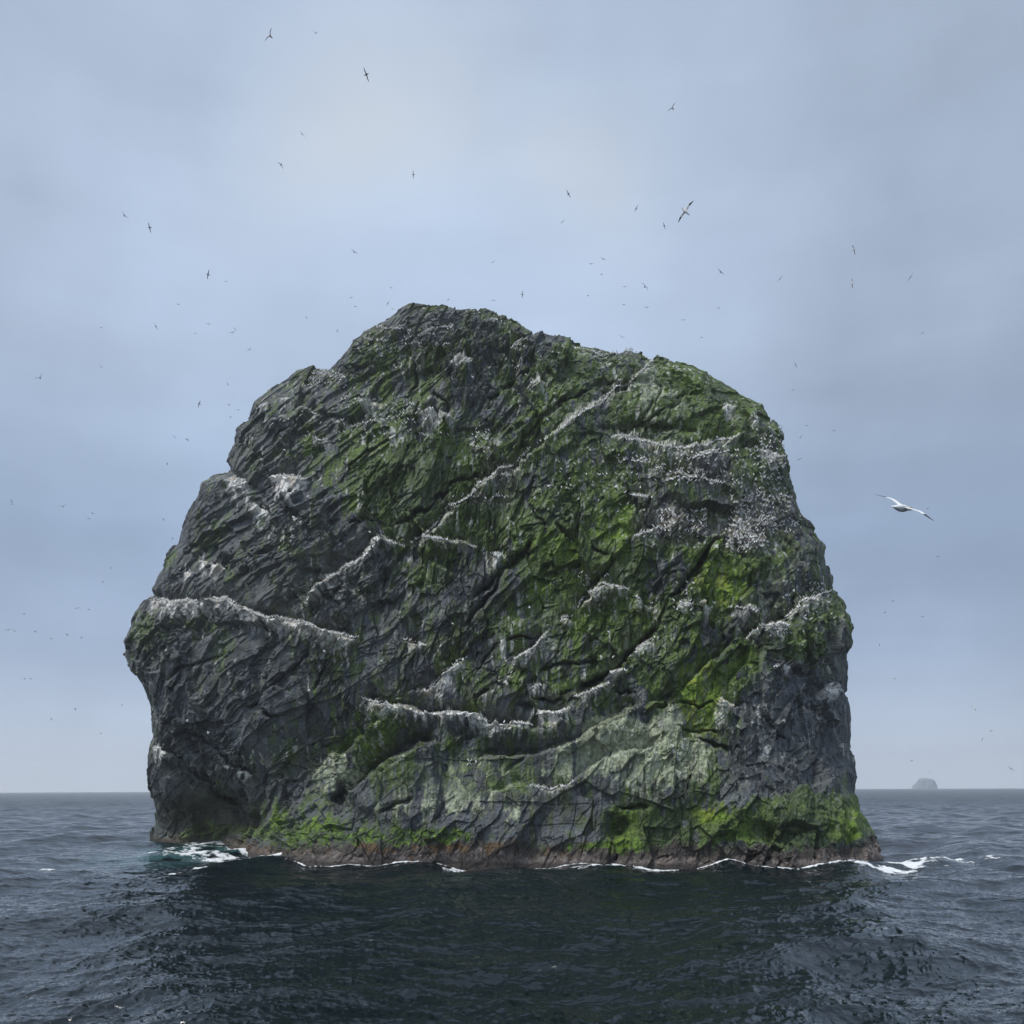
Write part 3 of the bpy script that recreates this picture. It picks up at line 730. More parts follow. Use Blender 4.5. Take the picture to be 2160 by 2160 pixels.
# ------------------------------------------------------------------ the sea
def ocean_tile(size, n, wind, wdir, hs, seed, lo=None, hi=None, pw=4.0):
    r = np.random.default_rng(seed)
    k = np.fft.fftfreq(n, size / n) * 2 * np.pi
    kx, ky = np.meshgrid(k, k); kk = np.hypot(kx, ky); kk[0, 0] = 1
    Lw = wind ** 2 / 9.81
    c = (kx * math.cos(wdir) + ky * math.sin(wdir)) / kk
    Ph = np.exp(-1 / (kk * Lw) ** 2) / kk ** pw * (np.abs(c) ** 2 * .85 + .15)
    if hi: Ph *= np.exp(-(kk * hi / 6.28) ** 2)
    if lo: Ph *= (kk > 6.28 / lo)
    Ph[0, 0] = 0
    hgt = np.real(np.fft.ifft2((r.normal(size=(n, n)) + 1j * r.normal(size=(n, n))) * np.sqrt(Ph)))
    s = hgt.std(); H = np.fft.fft2(hgt / s * hs)
    hx = np.real(np.fft.ifft2(-1j * kx / kk * H)); hy = np.real(np.fft.ifft2(-1j * ky / kk * H))
    return np.real(np.fft.ifft2(H)), hx, hy, size
def samp(T, x, y):
    n = T[0].shape[0]; s = n / T[3]
    u = (x * s) % n; v = (y * s) % n
    i, j_ = u.astype(int) % n, v.astype(int) % n; a, b_ = u - np.floor(u), v - np.floor(v); i2, jn_ = (i + 1) % n, (j_ + 1) % n
    return [(G[j_, i] * (1 - a) + G[j_, i2] * a) * (1 - b_) + (G[jn_, i] * (1 - a) + G[jn_, i2] * a) * b_ for G in T[:3]]
SW = ocean_tile(640, 512, 11, 2.5, .85, 3, hi=7, pw=3.8)
CH = ocean_tile(173, 1024, 4.6, 2.2, .145, 5, lo=14, pw=4.0)
ang = np.r_[np.linspace(-180, -45, 70, endpoint=False), np.linspace(-45, 45, 1500), np.linspace(45, 180, 71)[1:-1]]
ang = np.radians(ang)
rad = np.r_[np.linspace(0.5, 50, 40, endpoint=False), 50 * np.exp(np.linspace(0, math.log(9), 760, endpoint=False)), 450 * np.exp(np.linspace(0, math.log(9500 / 450), 440))]
RA, AN = np.meshgrid(rad, ang, indexing='ij')
SX = RA * np.sin(AN); SY = RA * np.cos(AN)
fade = np.exp(-(RA / 4200) ** 2); fc = np.exp(-(RA / 320) ** 2)
s1 = samp(SW, SX, SY); s2 = samp(CH, SX + 13, SY * 1.0); 
CH2 = ocean_tile(61, 1024, 1.8, 2.6, .050, 8, lo=6, pw=3.7)
s3 = samp(CH2, SX * .96 + SY * .28 + 7, SY * .96 - SX * .28)
f3 = np.exp(-(RA / 260) ** 2)
SZ = s1[0] * fade + s2[0] * fc + s3[0] * f3
SX2 = SX - (s1[1] * fade * .8 + s2[1] * fc * .9); SY2 = SY - (s1[2] * fade * .8 + s2[2] * fc * .9)
SVt = np.stack([SX2, SY2, SZ], -1)
nr_, na_ = RA.shape
ii = np.arange(nr_ - 1)[:, None] * na_; jj = np.arange(na_)[None]; j2 = (jj + 1) % na_
SQ = np.stack([ii + jj, ii + na_ + jj, ii + na_ + j2, ii + j2], -1).reshape(-1, 4)
SV = SVt.reshape(-1, 3)
if np.cross(SV[SQ[5000, 1]] - SV[SQ[5000, 0]], SV[SQ[5000, 2]] - SV[SQ[5000, 0]])[2] < 0: SQ = SQ[:, ::-1]
# foam: a line round the foot, surf at the left corner, a trail off the right spur
foam = np.zeros(len(SV)); teal = np.zeros(len(SV))
front = pos[(np.abs(pos[:, 2]) < .5) & (pos[:, 1] < 330)]
front = front[::max(1, len(front) // 9000)]
kd = kdtree.KDTree(len(front))
for i, p in enumerate(front): kd.insert((p[0], p[1], 0), i)
kd.balance()
cand = np.nonzero((SV[:, 0] > -130) & (SV[:, 0] < 105) & (SV[:, 1] > 180) & (SV[:, 1] < 330))[0]
dist = np.array([kd.find((SV[i, 0], SV[i, 1], 0))[2] for i in cand])
nf = fbm(np.c_[SV[:, 0] / 3.0, SV[:, 1] / 3.0, 0 * SV[:, 0]], 4); nf2 = fbm(np.c_[SV[:, 0] / 1.0, SV[:, 1] / 1.6, 0 * SV[:, 0]] + 9, 3)
amt = fbm(np.c_[SV[cand, 0] / 11, SV[cand, 1] / 11, 0 * cand] + 4, 2)
foam[cand] = np.clip(1.15 - dist / (.25 + 4.0 * sstep(.42, .68, amt)), 0, 1)
def spatch(px_, py_, wx_, wy_, dx=0.0):
    x, y = seapx(px_, py_)
    X = SV[:, 0] - x; Y = SV[:, 1] - y
    u = X / wx_; v = (Y - dx * X) / wy_
    return np.exp(-(u * u + v * v) ** 1.3)
for a_ in ((455, 1780, 11, 22, 0, 1.0), (545, 1798, 9, 9, -.5, 1.15), (460, 1803, 22, 9, -.3, .85), (640, 1817, 16, 5, -.1, .85), (385, 1793, 14, 30, 0, .62), (1905, 1825, 9, 9, 0, 1.0),
           (1985, 1820, 11, 8, 0, .85), (1860, 1832, 8, 6, 0, .85), (1000, 1828, 9, 5, 0, .85), (1130, 1830, 8, 4, 0, .7), (1400, 1828, 16, 5, 0, .85), (355, 1838, 4, 5, 0, .85), (85, 1829, 4, 6, 0, .75),
           (424, 1829, 3, 5, 0, .75), (2045, 1815, 7, 9, 0, .7), (1250, 1834, 9, 4, 0, .7)):
    foam = np.maximum(foam, a_[5] * spatch(*a_[:5]))
fm = sstep(.30, .95, foam * .85 + (nf - .5) * 1.0 + (nf2 - .5) * .5) * (foam > .02)
teal = np.clip(.75 * np.maximum(spatch(410, 1795, 24, 42), .5 * spatch(560, 1806, 20, 6)), 0, 1) * sstep(.35, .6, nf + .05)
SV[:, 2] += fm * .25 * (.5 + nf2) + 1.3 * spatch(545, 1797, 5, 2.5) * nf2 + 1.0 * spatch(450, 1778, 7, 4) * nf2 + .6 * spatch(1940, 1822, 10, 3) * nf2
sme = mesh_np('sea', SV, SQ)
ca = sme.color_attributes.new('foam', 'FLOAT_COLOR', 'POINT')
ca.data.foreach_set('color', np.c_[fm, teal, np.clip(RA.ravel() / 1200, 0, 1), np.ones(len(fm))].astype(np.float32).ravel())
sea = link('sea', sme); tag(sea, 'dark wind-rippled open sea reaching to the hazy horizon', kind='structure')
m, nd, lk, b, o = mat('sea_water')
at = N(nd, 'ShaderNodeAttribute', attribute_name='foam'); sp = N(nd, 'ShaderNodeSeparateColor'); lk.new(at.outputs['Color'], sp.inputs[0])
tc = N(nd, 'ShaderNodeTexCoord')
m1 = N(nd, 'ShaderNodeMix', data_type='RGBA'); m1.inputs[6].default_value = (.0010, .007, .010, 1); m1.inputs[7].default_value = (.07, .17, .18, 1)
lk.new(sp.outputs[1], m1.inputs['Factor'])
fn = N(nd, 'ShaderNodeTexNoise'); fn.inputs['Scale'].default_value = 1.1; fn.inputs['Detail'].default_value = 7; fn.inputs['Roughness'].default_value = .7
fmp = N(nd, 'ShaderNodeMapping'); fmp.inputs['Scale'].default_value = (1, .55, 1); lk.new(tc.outputs['Object'], fmp.inputs['Vector']); lk.new(fmp.outputs[0], fn.inputs['Vector'])
fs = N(nd, 'ShaderNodeMath', operation='MULTIPLY_ADD'); lk.new(fn.outputs['Fac'], fs.inputs[0]); fs.inputs[1].default_value = 1.6; fs.inputs[2].default_value = -.8
fa = N(nd, 'ShaderNodeMath', operation='ADD'); lk.new(fs.outputs[0], fa.inputs[0]); lk.new(sp.outputs[0], fa.inputs[1])
fr = N(nd, 'ShaderNodeMapRange'); fr.interpolation_type = 'SMOOTHSTEP'; fr.inputs['From Min'].default_value = .25; fr.inputs['From Max'].default_value = .8; lk.new(fa.outputs[0], fr.inputs['Value'])
ff = N(nd, 'ShaderNodeMath', operation='MULTIPLY'); lk.new(fr.outputs[0], ff.inputs[0])
fc2 = N(nd, 'ShaderNodeMapRange'); fc2.inputs['From Max'].default_value = .12; lk.new(sp.outputs[0], fc2.inputs['Value']); lk.new(fc2.outputs[0], ff.inputs[1])
m2 = N(nd, 'ShaderNodeMix', data_type='RGBA'); lk.new(m1.outputs[2], m2.inputs[6]); m2.inputs[7].default_value = (.80, .83, .84, 1); lk.new(ff.outputs[0], m2.inputs['Factor'])
lk.new(m2.outputs[2], b.inputs['Base Color'])
b.inputs['IOR'].default_value = 1.5
rg = N(nd, 'ShaderNodeMapRange'); rg.inputs['To Min'].default_value = .03; rg.inputs['To Max'].default_value = .30; lk.new(sp.outputs[2], rg.inputs['Value'])
rm = N(nd, 'ShaderNodeMix', data_type='FLOAT'); lk.new(ff.outputs[0], rm.inputs['Factor']); lk.new(rg.outputs[0], rm.inputs[2]); rm.inputs[3].default_value = .9
lk.new(rm.outputs[0], b.inputs['Roughness'])
mp = N(nd, 'ShaderNodeMapping'); mp.inputs['Rotation'].default_value = (0, 0, .6); mp.inputs['Scale'].default_value = (1, 2.0, 1)
lk.new(tc.outputs['Object'], mp.inputs['Vector'])
w1 = N(nd, 'ShaderNodeTexNoise'); w1.inputs['Scale'].default_value = .55; w1.inputs['Detail'].default_value = 5; w1.inputs['Roughness'].default_value = .6
lk.new(mp.outputs[0], w1.inputs['Vector'])
w2 = N(nd, 'ShaderNodeTexNoise'); w2.inputs['Scale'].default_value = .06; w2.inputs['Detail'].default_value = 4; lk.new(mp.outputs[0], w2.inputs['Vector'])
b1 = N(nd, 'ShaderNodeBump'); b1.inputs['Strength'].default_value = 1.0; b1.inputs['Distance'].default_value = .16; lk.new(w1.outputs['Fac'], b1.inputs['Height'])
b2 = N(nd, 'ShaderNodeBump'); b2.inputs['Strength'].default_value = 1.0; b2.inputs['Distance'].default_value = 2.6; lk.new(w2.outputs['Fac'], b2.inputs['Height']); lk.new(b1.outputs[0], b2.inputs['Normal'])
lk.new(b2.outputs[0], b.inputs['Normal'])
sme.materials.append(m)

# ------------------------------------------------------------------ the far island
def far_island():
    Dd = 8800.
    prof = np.array([(1090, 1718), (1105, 1703), (1120, 1690), (1130, 1672), (1142, 1658), (1160, 1652), (1185, 1651), (1210, 1653), (1240, 1658), (1255, 1668), (1263, 1685), (1270, 1702), (1276, 1718)], float)
    prof[:, 0] = 1620 + prof[:, 0] * .2795; prof[:, 1] = 1180 + prof[:, 1] * .2795
    pxs = np.linspace(prof[0, 0], prof[-1, 0], 90); top = np.interp(pxs, prof[:, 0], prof[:, 1])
    P = unproj(pxs, top, Dd); X = P[:, 0]; Ht = np.maximum(P[:, 2], 0)
    Ht = Ht + 0; Ht[0] = Ht[-1] = -8
    nv = 40; v = np.linspace(-1, 1, nv)
    wdt = 190 * np.sqrt(np.clip(1 - np.linspace(-1, 1, 90) ** 4, .02, 1))
    YY = Dd + wdt[:, None] * v[None]
    XX = X[:, None] * YY / Dd      # the islet's depth runs away along the line of sight
    HH = (Ht[:, None] + 8) * (1 - np.abs(v[None]) ** 5) - 8
    pts = np.stack([XX, YY, HH], -1).reshape(-1, 3)
    f, _ = facets(pts / 60, 1.0)
    pts[:, 1] += f * 12; pts[:, 2] += np.where(pts[:, 2] > 5, f * 3, 0)
    i = np.arange(89)[:, None] * nv; jx = np.arange(nv - 1)[None]
    q_ = np.stack([i + jx, i + nv + jx, i + nv + jx + 1, i + jx + 1], -1).reshape(-1, 4)
    m_ = mesh_np('distant_island', pts, q_, False)
    mm_, nd, lk, b, o = mat('far_rock')
    nz = N(nd, 'ShaderNodeTexNoise'); nz.inputs['Scale'].default_value = .03; nz.inputs['Detail'].default_value = 5
    tcx = N(nd, 'ShaderNodeTexCoord'); lk.new(tcx.outputs['Object'], nz.inputs['Vector'])
    cr = N(nd, 'ShaderNodeValToRGB'); cr.color_ramp.elements[0].color = (.16, .19, .24, 1); cr.color_ramp.elements[1].color = (.21, .25, .29, 1)
    lk.new(nz.outputs['Fac'], cr.inputs[0]); lk.new(cr.outputs[0], b.inputs['Base Color']); b.inputs['Roughness'].default_value = .9
    m_.materials.append(mm_)
    tag(link('distant_island', m_), 'small flat-topped islet faint in the haze on the right horizon', 'islet', kind='structure')
far_island()

# ------------------------------------------------------------------ birds
def flatmat(name, c, r=.7, var=.15):
    m, nd, lk, b, o = mat(name)
    nz = N(nd, 'ShaderNodeTexNoise'); nz.inputs['Scale'].default_value = 14; tcx = N(nd, 'ShaderNodeTexCoord'); lk.new(tcx.outputs['Object'], nz.inputs['Vector'])
    cr = N(nd, 'ShaderNodeValToRGB')
    cr.color_ramp.elements[0].color = (*[x * (1 - var) for x in c], 1); cr.color_ramp.elements[1].color = (*[min(1, x * (1 + var)) for x in c], 1)
    lk.new(nz.outputs['Fac'], cr.inputs[0]); lk.new(cr.outputs[0], b.inputs['Base Color']); b.inputs['Roughness'].default_value = r
    return m
MW = flatmat('white_feather', (.92, .92, .90), .7, .06); MK = flatmat('black_feather', (.025, .022, .02)); MY = flatmat('buff_head_feather', (.62, .50, .28)); MG = flatmat('grey_bill', (.30, .33, .36), .5)
MD = flatmat('silhouette_feather', (.07, .065, .06)); MDW = flatmat('silhouette_wing', (.035, .03, .028))  # dark of birds silhouetted against the bright sky, put into the feather colour

def loft(rings, segs=10):
    """rings: (x, z, ry, rz) along the body axis +X forward"""
    V_, Q_ = [], []
    for (x, z, ry, rz) in rings:
        for s in range(segs):
            a = 2 * math.pi * s / segs; V_.append((x, ry * math.cos(a), z + rz * math.sin(a)))
    for k in range(len(rings) - 1):
        for s in range(segs):
            Q_.append((k * segs + s, k * segs + (s + 1) % segs, (k + 1) * segs + (s + 1) % segs, (k + 1) * segs + s))
    return V_, Q_
def flying_mesh(name, inner, outer, sweep, mats, cover=.55, fine=1):
    """gannet: +X forward, +Z up, wings along Y. inner/outer = wing angles in degrees"""
    rings = [(.50, -.012, .004, .004), (.46, -.008, .010, .012), (.405, 0, .018, .022), (.39, .004, .034, .038), (.345, .010, .042, .045), (.28, .006, .044, .046), (.20, 0, .062, .064), (.08, 0, .088, .086), (-.06, 0, .088, .084),
             (-.20, .004, .066, .060), (-.31, .010, .048, .030), (-.40, .014, .040, .012), (-.47, .016, .016, .006), (-.50, .016, .004, .003)]
    V_, Q_ = loft(rings, 8 + 4 * fine)
    sg = 8 + 4 * fine
    mi = []
    for k in range(len(rings) - 1):
        xm = (rings[k][0] + rings[k + 1][0]) / 2
        mi += [3 if xm > .40 else (2 if xm > .26 else 0)] * sg
    ns = 14 if fine else 8
    for side in (1, -1):
        st0 = len(V_)
        ts = np.linspace(0, 1, ns)
        y, z = 0.0, .035
        prev = 0
        pro = [(0, 0), (.12, .055), (.4, .06), (.75, .028), (1, 0), (.75, .008), (.4, .012), (.12, -.012)]
        for t in ts:
            ds = (t - prev) * .93; prev = t
            a = math.radians(inner if t < .42 else (inner + (outer - inner) * min(1, (t - .42) / .16)))
            y += math.cos(a) * ds; z += math.sin(a) * ds
            ch = np.interp(t, [0, .12, .42, .7, .9, 1], [.235, .20, .175, .125, .06, .012])
            lead = np.interp(t, [0, .2, .42, .7, 1], [.15, .17, .20, .20 - sweep * .5, .20 - sweep * 1.3])
            for (u, h_) in pro:
                V_.append((lead - u * ch, side * (y - math.sin(a) * h_ * ch * .8), z + math.cos(a) * h_ * ch * .8))
        npf = len(pro)
        for k in range(ns - 1):
            for s in range(npf):
                f_ = (st0 + k * npf + s, st0 + k * npf + (s + 1) % npf, st0 + (k + 1) * npf + (s + 1) % npf, st0 + (k + 1) * npf + s)
                Q_.append(f_ if side > 0 else f_[::-1])
                tm = (ts[k] + ts[k + 1]) / 2
                mi.append(1 if tm > cover else 0)
    me_ = bpy.data.meshes.new(name)
    me_.from_pydata(V_, [], Q_)
    for m_ in mats: me_.materials.append(m_)
    me_.polygons.foreach_set('material_index', mi); me_.polygons.foreach_set('use_smooth', [True] * len(mi)); me_.update()
    return me_
GM = (MW, MK, MY, MG)
DM = (MD, MDW, MD, MDW)
PO = {
 'big': flying_mesh('flying_gannet', 7, -7, .12, GM, .58, 2),
 'g': flying_mesh('flying_gannet', 8, -4, .16, GM, .5),          # glide
 'v': flying_mesh('flying_gannet', 38, 12, .18, GM, .5),         # wings raised
 'm': flying_mesh('flying_gannet', 22, -30, .20, GM, .5),        # arched M
 'd': flying_mesh('flying_gannet', -12, -34, .20, GM, .5),       # downstroke
 'kg': flying_mesh('seabird_silhouette', 6, -4, .12, DM, .5), 'kv': flying_mesh('seabird_silhouette', 34, 14, .16, DM, .5), 'km': flying_mesh('seabird_silhouette', 20, -26, .2, DM, .5),
}
def frame(x, y):
    v = Vector(unproj(x, y, 1.0)) - Vector((0, 0, HC)); v.normalize()
    r_ = v.cross(Vector((0, 0, 1))).normalized(); u_ = r_.cross(v)
    return Matrix((r_, v, u_)).transposed()
def bird(name, key, x, y, length, ang, tilt, head, label, group=None, yaw=0, D=None, vert=None):
    """ang: slope of the wing line in the picture (deg, + = up to the right). tilt: 0 = planform faces us, 90 = edge-on.
    head: +1 head on the upper/left side of the wing line, -1 lower. yaw shortens the span by turning it in depth."""
    a = math.radians(ang)
    W = Vector((math.cos(a), 0, math.sin(a)))
    perp = Vector((-math.sin(a), 0, math.cos(a))) * head
    t = math.radians(min(tilt, 68))
    back_ = Vector((0, 1, 0))
    fwd = perp * math.cos(t) + back_ * math.sin(t)
    # bird's +Y (its left) along +-W so that up points away from the eye (we see the belly)
    up = fwd.cross(W)
    if (up.y * math.cos(t) + up.z * math.sin(t)) < 0:
        W = -W; up = fwd.cross(W)
    R = Matrix((fwd, W, up)).transposed()
    if yaw: R = Matrix.Rotation(math.radians(yaw), 3, Vector((-math.sin(a), 0, math.cos(a)))) @ R
    R = frame(x, y) @ R
    length *= 1.12
    Dd = D or 1.8 * F * math.cos(math.radians(yaw)) / length
    o_ = bpy.data.objects.new(name, PO[key]); COL.objects.link(o_)
    p = unproj(x, y, Dd)
    o_.matrix_world = Matrix.Translation(Vector(p)) @ R.to_4x4()
    tag(o_, label, 'seabird', group)
    return o_
# the near bird
Wv = Vector((.73, -.52, -.44)); Fv = Vector((.74, .60, -.27))
Wv.normalize(); Fv = (Fv - Fv.dot(Wv) * Wv).normalized()
left = -Wv; up = Fv.cross(left)
big = bpy.data.objects.new('flying_gannet', PO['big']); COL.objects.link(big)
big.matrix_world = Matrix.Translation(Vector(unproj(1902, 1072, 21.5))) @ (frame(1902, 1072) @ Matrix((Fv, left, up)).transposed()).to_4x4()
tag(big, 'large white gannet with black wingtips gliding close by, right of the stack', 'seabird')

